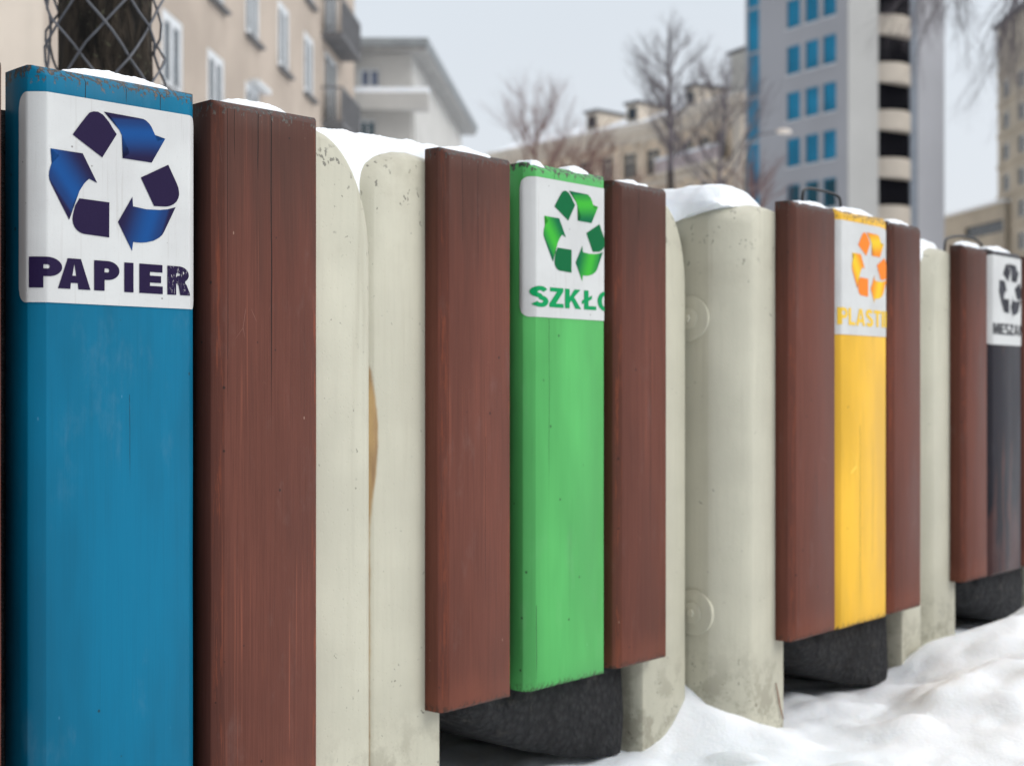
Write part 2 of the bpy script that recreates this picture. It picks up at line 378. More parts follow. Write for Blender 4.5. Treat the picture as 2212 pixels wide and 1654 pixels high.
def sticker(parent, s0, s1, r, p0, p1, z0, z1, rc, mat, torn=False, rcr=None):
    rcr = rc if rcr is None else rcr
    N = 110; V = []; Fc = []
    for i in range(N+1):
        p = p0+(p1-p0)*i/N
        d = p-p0; e2 = p1-p; ins = 0
        if d < rc: ins = rc-sqrt(max(0, rc*rc-(rc-d)**2))
        if e2 < rcr: ins = max(ins, rcr-sqrt(max(0, rcr*rcr-(rcr-e2)**2)))
        zt = z1-ins; zl = z0+ins
        if torn:       # ragged torn upper right corner
            t = max(0, (p-(s1-0.030))/0.03); zt -= (0.004+0.010*noise.noise(Vector((p*900, 1, 2))))*min(1, max(0, t)) if t > 0 else 0
            zt += 0.0015*noise.noise(Vector((p*400, 5, 2)))
        x, y = wrap(s0, s1, r, p, 0.0008)
        for z in (zl, zl+(zt-zl)*0.5, zt): V.append((x-s0, y, z-z0))
    for i in range(N):
        for j in range(2): a = i*3+j; Fc.append((a, a+3, a+4, a+1))
    o = mesh_obj('sticker', V, Fc, mat, parent, True, 60)
    o.location = (s0, 0, z0); return o
SYM = [  # six pieces of the printed three-arrow recycling symbol: (outline, kind, gradient direction)
 ([(-0.348,0.3),(-0.289,0.383),(-0.242,0.445),(-0.216,0.476),(-0.185,0.49),(-0.148,0.493),(-0.108,0.477),(-0.06,0.431),(-0.026,0.383),(0.003,0.349),(-0.114,0.164)], 'd', None),
 ([(-0.101,0.5),(0.044,0.497),(0.191,0.494),(0.225,0.492),(0.248,0.483),(0.272,0.466),(0.291,0.445),(0.323,0.386),(0.34,0.343),(0.41,0.369),(0.294,0.175),(0.051,0.179),(0.106,0.219),(0.095,0.255),(0.071,0.300),(0.045,0.348),(0.023,0.385),(-0.005,0.425),(-0.032,0.458),(-0.065,0.485)], 'g', (0.10,-0.995)),
 ([(-0.517,0.18),(-0.394,0.177),(-0.269,0.175),(-0.222,0.092),(-0.155,-0.026),(-0.218,-0.003),(-0.240,-0.022),(-0.262,-0.047),(-0.295,-0.1),(-0.328,-0.164),(-0.345,-0.20),(-0.355,-0.24),(-0.374,-0.314),(-0.446,-0.188),(-0.51,-0.074),(-0.524,-0.045),(-0.529,-0.016),(-0.527,0.015),(-0.519,0.045),(-0.508,0.075),(-0.491,0.103),(-0.474,0.122),(-0.452,0.137)], 'g', (0.80,0.60)),
 ([(-0.295,-0.152),(-0.057,-0.158),(-0.058,-0.415),(-0.262,-0.405),(-0.290,-0.397),(-0.315,-0.382),(-0.333,-0.361),(-0.344,-0.336),(-0.349,-0.308),(-0.345,-0.275),(-0.328,-0.207)], 'd', None),
 ([(0.436,0.176),(0.51,0.042),(0.524,0.010),(0.529,-0.014),(0.531,-0.042),(0.525,-0.066),(0.507,-0.098),(0.481,-0.12),(0.450,-0.135),(0.414,-0.144),(0.314,-0.149),(0.202,0.053)], 'd', None),
 ([(0.132,-0.097),(0.137,-0.168),(0.190,-0.176),(0.248,-0.180),(0.310,-0.178),(0.363,-0.174),(0.429,-0.163),(0.5,-0.14),(0.4,-0.335),(0.382,-0.362),(0.356,-0.384),(0.310,-0.410),(0.248,-0.427),(0.200,-0.433),(0.137,-0.433),(0.129,-0.5),(0.013,-0.295)], 'g', (-0.95,0.30))]
def symbol(st, s0, s1, r, cx, cz, wid, hgt, md, mg):
    for pts, kind, gd in SYM:
        bm = bmesh.new()
        P = [(cx+a*wid/1.058, cz+b*hgt) for a, b in pts]
        f = bm.faces.new([bm.verts.new((a, 0, b)) for a, b in P])
        bmesh.ops.triangulate(bm, faces=[f])
        split_cols(bm, s1-r, s1+0.018, 0.0016)
        uvl = bm.loops.layers.uv.new('UVMap')
        if gd:
            pr = [a*gd[0]+b*gd[1] for a, b in P]; lo, hi = min(pr), max(pr)
            for fc in bm.faces:
                for lp in fc.loops:
                    lp[uvl].uv = ((lp.vert.co.x*gd[0]+lp.vert.co.z*gd[1]-lo)/(hi-lo), 0.5)
        for v in bm.verts:
            x, y = wrap(s0, s1, r, v.co.x, 0.0013); v.co = (x-s0, y, v.co.z-st.location.z)
        bm_obj('symbol_arrow', bm, mg if gd else md, st)
def arcp(cx, cy, rx, ry, a0, a1, n=12):
    return [(cx+rx*cos(radians(a0+(a1-a0)*i/n)), cy+ry*sin(radians(a0+(a1-a0)*i/n))) for i in range(n+1)]
def glyph(ch, t):
    """heavy grotesque capitals, unit height: (width, [closed outlines]); t = stem"""
    h = t*0.80
    if ch == 'I': return t*1.02, [[(0, 0), (0, 1), (t*1.02, 1), (t*1.02, 0)]]
    if ch in 'PR':
        w_ = 0.76; ry = 0.315; cx = w_-0.36
        o = [(0, 0), (0, 1)]+arcp(cx, 1-ry, 0.36, ry, 90, -90, 16)
        hole = [(t, 1-h), (t, 1-2*ry+h)]+arcp(cx, 1-ry, 0.36-t, ry-h, -90, 90, 12)
        if ch == 'P': return w_, [o+[(t, 1-2*ry), (t, 0)], hole]
        o = [(0, 0), (0, 1)]+arcp(cx, 1-0.29, 0.36, 0.29, 90, -50, 14)
        hole = [(t, 1-h), (t, 1-0.58+h)]+arcp(cx, 1-0.29, 0.36-t, 0.29-h, -90, 90, 12)
        return w_+0.07, [o+[(w_-0.13, 0.42), (w_-0.08, 0.36), (w_+0.07, 0), (w_+0.05-t*1.15, 0), (w_-0.36, 0.32), (w_-0.42, 0.40), (t, 0.40), (t, 0)], hole]
    if ch == 'A':
        w_ = 0.92; c = w_/2; a = t*0.60
        def L_(z): return (c-a)*z            # outer left edge
        def I_(z): return t*1.12+(c-t*1.12-0.0)*z/0.86
        b0, b1 = 0.20, 0.20+h*0.95
        return w_, [[(0, 0), (c-a, 1), (c+a, 1), (w_, 0), (w_-t*1.12, 0), (w_-I_(b0)+0.015, b0), (I_(b0)-0.015, b0), (t*1.12, 0)], [(I_(b1), b1), (w_-I_(b1), b1), (c, 0.84)]]
    if ch == 'E': return 0.68, [[(0, 0), (0, 1), (0.68, 1), (0.68, 1-h*1.05), (t, 1-h*1.05), (t, 0.5+h*0.45), (0.64, 0.5+h*0.45), (0.64, 0.5-h*0.5), (t, 0.5-h*0.5), (t, h*1.05), (0.69, h*1.05), (0.69, 0)]]
    if ch == 'L': return 0.64, [[(0, 0), (0, 1), (t, 1), (t, h*1.05), (0.64, h*1.05), (0.64, 0)]]
    if ch == '\u0141': return 0.72, [[(0.08, 0), (0.08, .33), (-0.03, .26), (-0.03, .45), (0.08, .52), (0.08, 1), (0.08+t, 1), (0.08+t, .64), (0.26+t, .76), (0.26+t, .57), (0.08+t, .45), (0.08+t, h*1.05), (0.72, h*1.05), (0.72, 0)]]
    if ch == 'T': w_ = 0.72; c = w_/2; return w_, [[(c-t/2, 0), (c-t/2, 1-h*1.05), (0, 1-h*1.05), (0, 1), (w_, 1), (w_, 1-h*1.05), (c+t/2, 1-h*1.05), (c+t/2, 0)]]
    if ch == 'Z': w_ = 0.70; return w_, [[(0, 0), (0, h*0.95), (w_-t*1.35, 1-h*1.05), (0.03, 1-h*1.05), (0.03, 1), (w_-0.01, 1), (w_-0.01, 1-h*0.95), (t*1.35, h*1.05), (w_, h*1.05), (w_, 0)]]
    if ch == 'K': w_ = 0.82; return w_, [[(0, 0), (0, 1), (t, 1), (t, .58), (w_-t*1.3-.03, 1), (w_-.03, 1), (w_*.56, .60), (w_, 0), (w_-t*1.25, 0), (w_*.40, .42), (t, .27), (t, 0)]]
    if ch == 'N': w_ = 0.78; return w_, [[(0, 0), (0, 1), (t*.95, 1), (w_-t, .42), (w_-t, 1), (w_, 1), (w_, 0), (w_-t*.95, 0), (t, .58), (t, 0)]]
    if ch == 'M': w_ = 0.94; c = w_/2; return w_, [[(0, 0), (0, 1), (t*1.35, 1), (c, .36), (w_-t*1.35, 1), (w_, 1), (w_, 0), (w_-t*.9, 0), (w_-t*.9, .72), (c+t*.42, 0), (c-t*.42, 0), (t*.9, .72), (t*.9, 0)]]
    if ch == 'O': return 0.86, [arcp(.43, .5, .43, .52, 0, 354, 40), arcp(.43, .5, .43-t, .52-h, 0, 354, 32)]
    if ch == 'S':
        path = arcp(.35, .735, .255, .185, 22, 262, 18)+arcp(.36, .265, .26, .185, 84, -158, 18)
        hw = min(h*0.56, .12); L1 = []; R1 = []
        for i, p in enumerate(path):
            a, b = path[max(i-1, 0)], path[min(i+1, len(path)-1)]
            dx, dy = b[0]-a[0], b[1]-a[1]; l_ = sqrt(dx*dx+dy*dy) or 1
            k_ = hw*(1.0+0.22*abs(dy/l_)); L1.append((p[0]-dy/l_*k_, p[1]+dx/l_*k_)); R1.append((p[0]+dy/l_*k_, p[1]-dx/l_*k_))
        return 0.72, [L1+R1[::-1]]
def lettering(st, s0, s1, r, text, p0, p1, z0, z1, mat, t=0.26, gap=0.075, xpos=None):
    gl = [glyph(c, t) for c in text]; tot = sum(g[0] for g in gl)+gap*(len(text)-1); u = (p1-p0)/tot; x = p0
    cu = bpy.data.curves.new('lettering', 'CURVE'); cu.dimensions = '2D'; cu.fill_mode = 'BOTH'
    for i, (w_, outs) in enumerate(gl):
        a, b = (xpos[i] if xpos else (x, x+w_*u)); x += (w_+gap)*u
        for o in outs:
            sp = cu.splines.new('POLY'); sp.points.add(len(o)-1); sp.use_cyclic_u = True
            for q_, (px, pz) in zip(sp.points, o): q_.co = ((a+(b-a)*px/w_)*10, (z0+(z1-z0)*pz)*10, 0, 1)
    tmp = bpy.data.objects.new('tmp_text', cu); COL.objects.link(tmp)
    dg = bpy.context.evaluated_depsgraph_get(); dg.update()
    me = bpy.data.meshes.new_from_object(tmp.evaluated_get(dg)); bpy.data.objects.remove(tmp)
    bm = bmesh.new(); bm.from_mesh(me); bpy.data.meshes.remove(me)
    for v in bm.verts: v.co = (v.co.x/10, 0, v.co.y/10)
    bmesh.ops.remove_doubles(bm, verts=bm.verts[:], dist=1e-7)
    split_cols(bm, s0-0.008, s0+r+0.001, 0.0016); split_cols(bm, s1-r, s1+0.02, 0.0016)
    for v in bm.verts:
        x, y = wrap(s0, s1, r, v.co.x, 0.0013); v.co = (x-s0, y, v.co.z-st.location.z)
    return bm_obj('lettering', bm, mat, st)

def post_mesh(name, side, mat, parent, outer, inner, zfoot=-0.06, depth=0.40, R=0.042, ez=0.100):
    """cast concrete cheek: shouldered top, big round front arris; side=-1 left, +1 right. outer/inner are |x| from inner edge"""
    Wd = abs(outer-inner); D = depth
    def outline(io, ii, it):
        pts = []
        x_out = Wd-io; x_in = ii
        ztop = 0.748-it
        pts.append((x_in, zfoot)); pts.append((x_in, 0.30)); pts.append((x_in, 0.62))
        for i in range(6):               # small inner shoulder
            a = pi-pi/2*i/5; pts.append((x_in+0.022+0.022*cos(a), ztop-0.014-0.0+0.012*sin(a)))
        ex = x_out-(x_in+0.040)
        for i in range(13):              # wide falling outer shoulder
            a = pi/2-pi/2*i/12
            pts.append((x_in+0.040+ex*(max(0, cos(a))**1.0), ztop-ez+ez*max(0, sin(a))**0.95))
        for z in (0.55, 0.42, 0.30, 0.15, zfoot): pts.append((x_out, z))
        return pts
    layers = []
    K = 9
    ex_ = 2/1.35
    for i in range(K+1):
        a = pi/2*i/K; q_ = 1-max(0, sin(a))**ex_; layers.append((R*(1-max(0, cos(a))**ex_), R*q_, 0.007*q_, 0.012*q_))
    for i in range(1, 5): layers.append((R+(D-2*R)*i/5, 0, 0, 0))
    for i in range(K+1):
        a = pi/2*(1-i/K); q_ = 1-max(0, sin(a))**ex_; layers.append((D-R*(1-max(0, cos(a))**ex_), R*q_, 0.007*q_, 0.012*q_))
    V = []; Fc = []; n = 0
    for (y, io, ii, it) in layers:
        o = outline(io, ii, it); n = len(o)
        for (x, z) in o:
            X = inner+side*x
            wz = 0.0006*noise.noise(Vector((X*18+outer*5, y*18, z*6)))
            V.append((X+wz*0.6, y+0.0285+wz, z+wz))
    for j in range(len(layers)-1):
        for i in range(n):
            i2 = (i+1) % n; Fc.append((j*n+i, j*n+i2, (j+1)*n+i2, (j+1)*n+i))
    Fc.append(tuple(range(n))); Fc.append(tuple((len(layers)-1)*n+i for i in reversed(range(n))))
    bm = bmesh.new(); vs = [bm.verts.new(v) for v in V]
    for f in Fc: bm.faces.new([vs[i] for i in f])
    return bm_obj(name, bm, mat, parent, True, 40)
def container(parent, seed, back=0.0):
    """dark washed-aggregate pot: squarish with soft corners and a bowl-shaped foot"""
    cx, cy, R = 0.2145, 0.2250+back, 0.1845
    prof = [(0.0, 0.004), (0.45, 0.004), (0.78, 0.006), (0.87, 0.014), (0.93, 0.030), (0.970, 0.055), (0.993, 0.09), (1, 0.2), (1, 0.3), (1, 0.5), (1, 0.70), (0.98, 0.722), (0.88, 0.725), (0.88, 0.55), (0, 0.53)]
    V = []; Fc = []; n = 120
    for (rr, z) in prof:
        for k in range(n):
            a = 2*pi*k/n; ca, sa = cos(a), sin(a)
            e_ = 9 if rr > 0.9 else 3.5+5.5*rr/0.9
            r_ = rr if ca < 0 or rr < 0.7 else rr+(max(rr, min(1, 0.992+z*0.3))-rr)*min(1, ca*1.6)
            q = R*r_/((abs(ca)**e_+abs(sa)**e_)**(1/e_)) if rr else 0
            q *= 1-0.006+0.008*noise.noise(Vector((ca*9+seed, sa*9, z*30)))+0.004*noise.noise(Vector((ca*30+seed, sa*30, z*90)))
            xx = cx+q*ca; zz = z
            if z < 0.2:
                lift = 0.125*max(0, 1-max(0, xx-0.04)/0.36)**2.1+0.004*noise.noise(Vector((xx*40, q*sa*40, seed)))
                zz = lift+z*(0.2-lift)/0.2
            V.append((xx, cy+q*sa-(0.010 if (zz < 0.124+abs(back) and sa < 0) else 0), zz))
    for j in range(len(prof)-1):
        for k in range(n):
            k2 = (k+1) % n; Fc.append((j*n+k, j*n+k2, (j+1)*n+k2, (j+1)*n+k))
    return mesh_obj('container', V, Fc, M_agg, parent, True, 60)

def BO(R, deg, s=0.0):
    t = radians(deg); return (R[0]-sin(t)*s, R[1]-cos(t)*s), t
BINS = {'paper': BO((-.1876, 1.33), 44, .424), 'glass': ((-.0739, 1.493), radians(41.5)), 'plastic': ((.395, 1.915), radians(40.9)), 'mixed': ((.831, 2.505), radians(41.5))}
def s_at(key, x, d=0.0):
    (ox, oy), t = BINS[key]; k = (x-CX)/F
    ox += -cos(t)*d; oy += sin(t)*d
    s = (k*oy-ox)/(sin(t)-k*cos(t)); return s, oy+cos(t)*s
def z_at(y, Y): return ZC+(HY-y)*Y/F
M_paper = print_paper('white_sticker_paper')
def make_bin(key, label, col, brd, cracks, sym, txt, st, inks, torn=False, worn=None, brown=((-0.0015, .112), (.306, .424)), bcr=((), ()), wear=0.5, post_mat=None, rcr=None, dz=0.0, cth=0.038, bold=.25, xpos=None, lc=(-0.107, 0.028, 0.042, 0.10), rc_=(0.508, 0.400, 0.03, 0.11)):
    (ox, oy), t = BINS[key]
    root = empty('recycling_bin', (ox, oy, 0), pi/2-t, label, 'recycling bin', 'recycling bins standing in a row in the snow')
    r = 0.0115
    for i, (a, b) in enumerate(brown):
        v_ = RND.uniform(0.90, 1.10); m = painted_wood('brown_painted_wood', tuple(x_*v_ for x_ in BR), RED, [(c_[0], c_[1]-dz, c_[2]-dz, c_[3]) for c_ in bcr[i]], 0.45, width=b-a, length=.62-dz)
        board(root, a, b, m, warp=0.002*(i-0.5), zb=ZB+dz, r2=0.005, TH=0.040 if i else 0.030)
    s0, s1 = brd
    board(root, s0, s1, col, r, zt=ZT+0.002, zb=ZB-0.001+dz, TH=cth, rt=0.0085)
    stk = sticker(root, s0, s1, r, *st, M_paper, torn, rcr)
    md, mg, mt = inks
    symbol(stk, s0, s1, r, *sym, md, mg); lettering(stk, s0, s1, r, *txt, mt, bold, xpos=xpos)
    post_mesh('concrete_cheek', -1, post_mat or M_stone, root, *lc[:2], R=lc[2], ez=lc[3])
    post_mesh('concrete_cheek', 1, M_stone, root, *rc_[:2], R=rc_[2], ez=rc_[3])
    container(root, ox*10, 0.014 if cth > .04 else 0.0)
    return root
ink = print_ink
B_ = make_bin('paper', 'bin with the blue board whose white sticker reads PAPIER, nearest the camera',
    painted_wood('blue_painted_wood', (0.000, 0.130, 0.235), None, ((0.046, .657, .620, .0005), (0.118, .657, .631, .0005), (0.085, .657, .635, .0004), (0.088, .385, .305, .0003)), 0.62, 0.45, .658, .151, grain=0.30),
    (.130, .2885), (), (.2044, .6626, .1233, .1165), ('PAPIER', .1275, .2785, .5685, .5940), (.1125, .2900, .5565, .7300, .012),
    (ink('ink_dark_violet', (0.013, 0.006, 0.036)), print_gradient('ribbon_blue', (0.012, 0.008, 0.042), (0.005, 0.062, 0.225)), ink('ink_violet_scratched', (0.013, 0.006, 0.036), 0.06)),
    brown=((-.0035, .1045), (.306, .424)), dz=-.035, cth=.051, rc_=(.522, .40, .016, .13), bcr=((), ((0.012, .62, .30, .0004), (0.046, .62, .545, .0006), (0.061, .62, .30, .0008), (0.020, .62, .56, .0004))), rcr=.008, bold=.31, xpos=[(.1275, .1545)]+[(s_at('paper', a)[0], s_at('paper', b)[0]) for a, b in ((123.7, 194), (201.9, 256.5), (267, 286.8), (299.5, 349.3), (360, 410.5))])
G_ = make_bin('glass', 'bin with the green board whose sticker reads SZKLO in green, second along the row',
    painted_wood('green_painted_wood', (0.092, 0.41, 0.112), None, ((0.045, .622, .595, .0006), (0.012, .10, .0, .0006), (0.035, .5, .2, .0004)), 0.60, 0.42, .623, .148, grain=0.22),
    (.143, .2955), (), (.2257, .6707, .118, .108), ('SZKŁO', .1475, .303, .5825, .6060), (.1345, .312, .5700, .7350, .013),
    (ink('ink_dark_green', (0.0, 0.115, 0.035)), print_gradient('ribbon_green', (0.0, 0.12, 0.045), (0.045, 0.40, 0.035)), ink('ink_green', (0.0, 0.26, 0.08))),
    brown=((-.0015, .1123), (.314, .424)), bcr=(((0.055, .62, .47, .0005), (0.030, .62, .50, .0004), (0.068, .3, .1, .0004)), ((0.045, .62, .555, .0008), (0.07, .45, .02, .0004))), post_mat=M_stone_rust, bold=.235, lc=(-.1005, .028, .024, .048), rc_=(.522, .400, .018, .12))
Y_ = make_bin('plastic', 'bin with the yellow board whose sticker reads PLASTIK, a black rod handle above it',
    painted_wood('yellow_painted_wood', (0.80, 0.46, 0.045), None, ((0.072, .30, .0, .0007), (0.03, .622, .600, .0008), (0.05, .622, .602, .0008), (0.08, .622, .600, .0008), (0.11, .622, .598, .0008)), 0.5, 0.42, .623, .16, grain=0.25),
    (.130, .2990), (), (.2325, .6700, .120, .107), ('PLASTIK', .1345, .309, .5805, .6060), (.118, .316, .5660, .7355, .004),
    (ink('ink_orange', (0.80, 0.21, 0.02)), print_gradient('ribbon_yellow', (0.80, 0.24, 0.02), (0.78, 0.52, 0.025)), ink('ink_yellow', (0.78, 0.50, 0.05))), torn=True,
    brown=((-.0015, .1255), (.311, .4195)), bold=.23, lc=(-.107, .028, .046, .030))
K_ = make_bin('mixed', 'bin with the worn black board at the far end of the row',
    painted_wood('black_painted_wood', (0.020, 0.018, 0.024), None, (), 0.3, 0.40, .623, .16, worn_low=(0.085, 0.038, 0.034), grain=0.5),
    (.117, .277), (), (.2110, .6755, .112, .105), ('MIESZANE', .1275, .297, .5895, .6110), (.110, .300, .5700, .7410, .014),
    (ink('ink_black', (0.025, 0.025, 0.032)), print_gradient('ribbon_black', (0.02, 0.02, 0.026), (0.05, 0.05, 0.06)), ink('ink_black_text', (0.03, 0.03, 0.036))),
    brown=((-.0015, .104), (.300, .424)), bold=.24)

# big washers with bolts on the flank of the plastic bin's left cheek
for (px, py) in ((1489, 688), (1497, 1322)):
    (ox, oy), t = BINS['plastic']; xo = -0.1075
    lo, hi = 0.03, 0.40
    for _ in range(40):
        d = (lo+hi)/2; X = ox+sin(t)*xo-cos(t)*d; Y = oy+cos(t)*xo+sin(t)*d
        if CX+F*X/Y > px: lo = d
        else: hi = d
    z = z_at(py, Y); mb = MB()
    def disc(r0, r1, x0, x1, n=40):
        b = len(mb.v)
        for (rr, xx) in ((r0, x0), (r0, x1+0.0012), (r1, x1), (0.0, x1)):
            for k in range(n): a = 2*pi*k/n; mb.v.append((xx, d+rr*cos(a), z+rr*sin(a)))
        for j in range(3):
            for k in range(n): k2 = (k+1) % n; mb.f.append((b+j*n+k, b+j*n+k2, b+(j+1)*n+k2, b+(j+1)*n+k))
    disc(0.032, 0.030, xo+0.004, xo-0.003)
    disc(0.015, 0.012, xo-0.002, xo-0.006); disc(0.006, 0.005, xo-0.006, xo-0.009, 6)
    mb.build('bolt', M_stone, Y_, True, 35)
# a reddish twig stuck to the foot of the plastic bin's left cheek
pts = []
for (px, py) in ((1676, 1474), (1681, 1500), (1685, 1525), (1692, 1552)):
    s_, Yd = s_at('plastic', px, 0.026); (ox, oy), t = BINS['plastic']; pts.append(Vector((ox+sin(t)*s_-cos(t)*0.026, oy+cos(t)*s_+sin(t)*0.026, z_at(py, Yd))))
m = MB(); m.tube([p-pts[0] for p in pts], [.0007, .0010, .0010, .0008], 6); tg = m.build('twig', simple('red_brown_twig', (0.20, 0.07, 0.04), 0.7), None, True)
tg.location = pts[0]; tag(tg, 'short thin reddish twig stuck to the cream concrete foot near the yellow bin', 'twig')
# bent rod handles above the plastic and the mixed bin
def rod(key, root, pix, dd):
    pts = []
    (ox, oy), t = BINS[key]
    for (px, py) in pix:
        s, Yd = s_at(key, px, dd); pts.append(Vector((s, dd, z_at(py, Yd))))
    fine = []
    for i in range(len(pts)-1):
        for q in range(6):
            u = q/6; p0 = pts[max(i-1, 0)]; p1 = pts[i]; p2 = pts[i+1]; p3 = pts[min(i+2, len(pts)-1)]
            fine.append(0.5*((2*p1)+(p2-p0)*u+(2*p0-5*p1+4*p2-p3)*u*u+(3*p1-p0-3*p2+p3)*u**3))
    fine.append(pts[-1])
    mb = MB(); mb.tube(fine, 0.0024, 8); mb.build('handle', M_black, root, True)
rod('plastic', Y_, [(1733, 470), (1734, 425), (1738, 410), (1750, 407), (1772, 411), (1795, 417), (1810, 424), (1815, 436), (1817, 470)], 0.075)
rod('mixed', K_, [(2040, 560), (2042, 522), (2052, 513), (2074, 510), (2098, 514), (2114, 522), (2122, 534), (2124, 560)], 0.075)

# ------------------------------------------------------------------ snow lying on the bins
def sstep(x, a, b):
    t = max(0, min(1, (x-a)/(b-a))); return t*t*(3-2*t)
def snow_heap(key, label, s0, s1, d0, d1, top, zb, group, nx=60, ny=30, lump=0.003, seed=0, flank=0.3, edge=0.012):
    """top(s01, d01) gives the height of the snow surface; a closed heap with rounded rims"""
    (ox, oy), t = BINS[key]
    V = []; Fc = []
    for j in range(ny+1):
        for i in range(nx+1):
            a, b = i/nx, j/ny
            s = s0+(s1-s0)*a; d = d0+(d1-d0)*b
            ea = min(a, 1-a)*(s1-s0); eb = min(b, 1-b)*(d1-d0)
            rim = min(1, ea/edge)*min(1, eb/edge)
            rim = sqrt(max(0, 1-(1-rim)**2))
            T = top(s, d) + lump*noise.noise(Vector((s*45+seed, d*45, seed*3))) + lump*0.35*noise.noise(Vector((s*330, d*330, seed)))*rim
            zbb = zb(s, d) if callable(zb) else zb
            zbb += 0.003*noise.noise(Vector((s*55, d*55, seed+2)))*(lump > 0.0018)
            wob = 0.0025*noise.noise(Vector((s*70+seed, d*70, 5.0)))
            V.append((s+wob*(ea < edge), d+wob*(eb < edge), zbb+(T-zbb)*rim if rim > 0 else zbb))
    W = nx+1
    for j in range(ny):
        for i in range(nx):
            q = j*W+i; Fc.append((q, q+1, q+W+1, q+W))
    ring = [i for i in range(W)]+[j*W+nx for j in range(1, ny+1)]+[ny*W+i for i in range(nx-1, -1, -1)]+[j*W for j in range(ny-1, 0, -1)]
    Fc.append(tuple(reversed(ring)))
    bm = bmesh.new(); vs = [bm.verts.new(v) for v in V]
    for f in Fc: bm.faces.new([vs[i] for i in f])
    o = bm_obj('snow_cap', bm, M_snow, None, True, 70)
    o.location = (ox, oy, 0); o.rotation_euler = (0, 0, pi/2-t)
    return tag(o, label, 'snow', group)
SG = 'caps of snow lying on the bins'
def dome(sc, w_, h, base):      # a soft mound in s
    return lambda s, d: base+h*max(0, 1-((s-sc)/w_)**2)**0.7
def board_snow(key, label, s0, s1, h, seed, d0=0.010, zt=ZT, top=None):
    c = (s0+s1)/2; w_ = (s1-s0)/2
    return snow_heap(key, label, s0, s1, d0, (0.034 if zt > ZT else TH-0.001), top or dome(c, w_*1.02, h, zt), zt-0.004, SG, 110, 16, 0.0022, seed, edge=0.006)
board_snow('paper', 'thin powdery snow on top of the blue board', .158, .268, .0075, 1.3, zt=ZT+0.002)
board_snow('paper', 'thin sliver of snow on the brown board right of the blue one', .318, .402, .0070, 2.1, .010)
board_snow('glass', 'smooth snow along the top of the brown board left of the green one', .004, .088, .0060, 3.7, .006)
board_snow('glass', 'small round snow blob on the left end of the green board top', .149, .176, .0045, 4.2, .004, zt=ZT+0.002)
board_snow('glass', 'small lens of snow on the right part of the green board top', .222, .268, .0065, 5.2, .006, zt=ZT+0.002)
board_snow('glass', 'thin snow on the brown board right of the green one', .324, .398, .0048, 6.4, .008)
board_snow('plastic', 'thin snow on the brown board left of the yellow one', .024, .118, .0060, 7.1, .006)
board_snow('plastic', 'snow ridge on top of the yellow board', .136, .268, .0075, 8.4, .006, zt=ZT+0.002)
board_snow('plastic', 'thin snow on the brown board right of the yellow one', .312, .395, .0055, 9.4, .006)
board_snow('mixed', 'snow on the brown board left of the black one', .000, .090, .0095, 10.4, .006)
board_snow('mixed', 'thin snow on top of the black board', .122, .235, .0085, 11.4, .006, zt=ZT+0.002)
# deeper heaps filling the notch between neighbouring cheeks
def notch_top(zpk, a0, z0, a1, z1):
    def f(s, d):
        u = (s-a0)/(a1-a0); u = max(0, min(1, u))
        return z0*(1-u)+z1*u+(zpk-(z0+z1)/2)*4*u*(1-u)
    return f
snow_heap('glass', 'deep snow filling the notch between the blue and the green bin', -.212, .120, .036, .40, notch_top(.764, -.212, .749, .120, .757), .66, SG, 150, 80, 0.0035, 21, edge=0.022)
snow_heap('plastic', 'thick rounded snow slab on the cheek left of the yellow board', -.114, .022, .052, .40, (lambda s, d: .762+.012*max(0, 1-((s+.045)/.07)**2)), (lambda s, d: .714+.024*(1-sstep(d, .05, .15))), SG, 60, 60, 0.002, 22, edge=0.038)
snow_heap('glass', 'snow on the cheek right of the green bin, half hidden by the brown board', .396, .516, .048, .40, (lambda s, d: .757), (lambda s, d: .70), SG, 50, 50, 0.002, 24, edge=0.028)
snow_heap('mixed', 'snow in the notch between the yellow and the black bin', -.300, .050, .046, .40, notch_top(.762, -.300, .750, .05, .760), .66, SG, 100, 50, 0.003, 23, edge=0.03)
for key, what in (('paper', 'blue'), ('glass', 'green'), ('plastic', 'yellow'), ('mixed', 'black')):
    snow_heap(key, 'snow lying inside the rim of the bin with the %s board' % what, .075, .355, .085, .375, (lambda s, d: .715), .60, SG, 40, 30, 0.004, 30+ord(what[0]), edge=0.02)

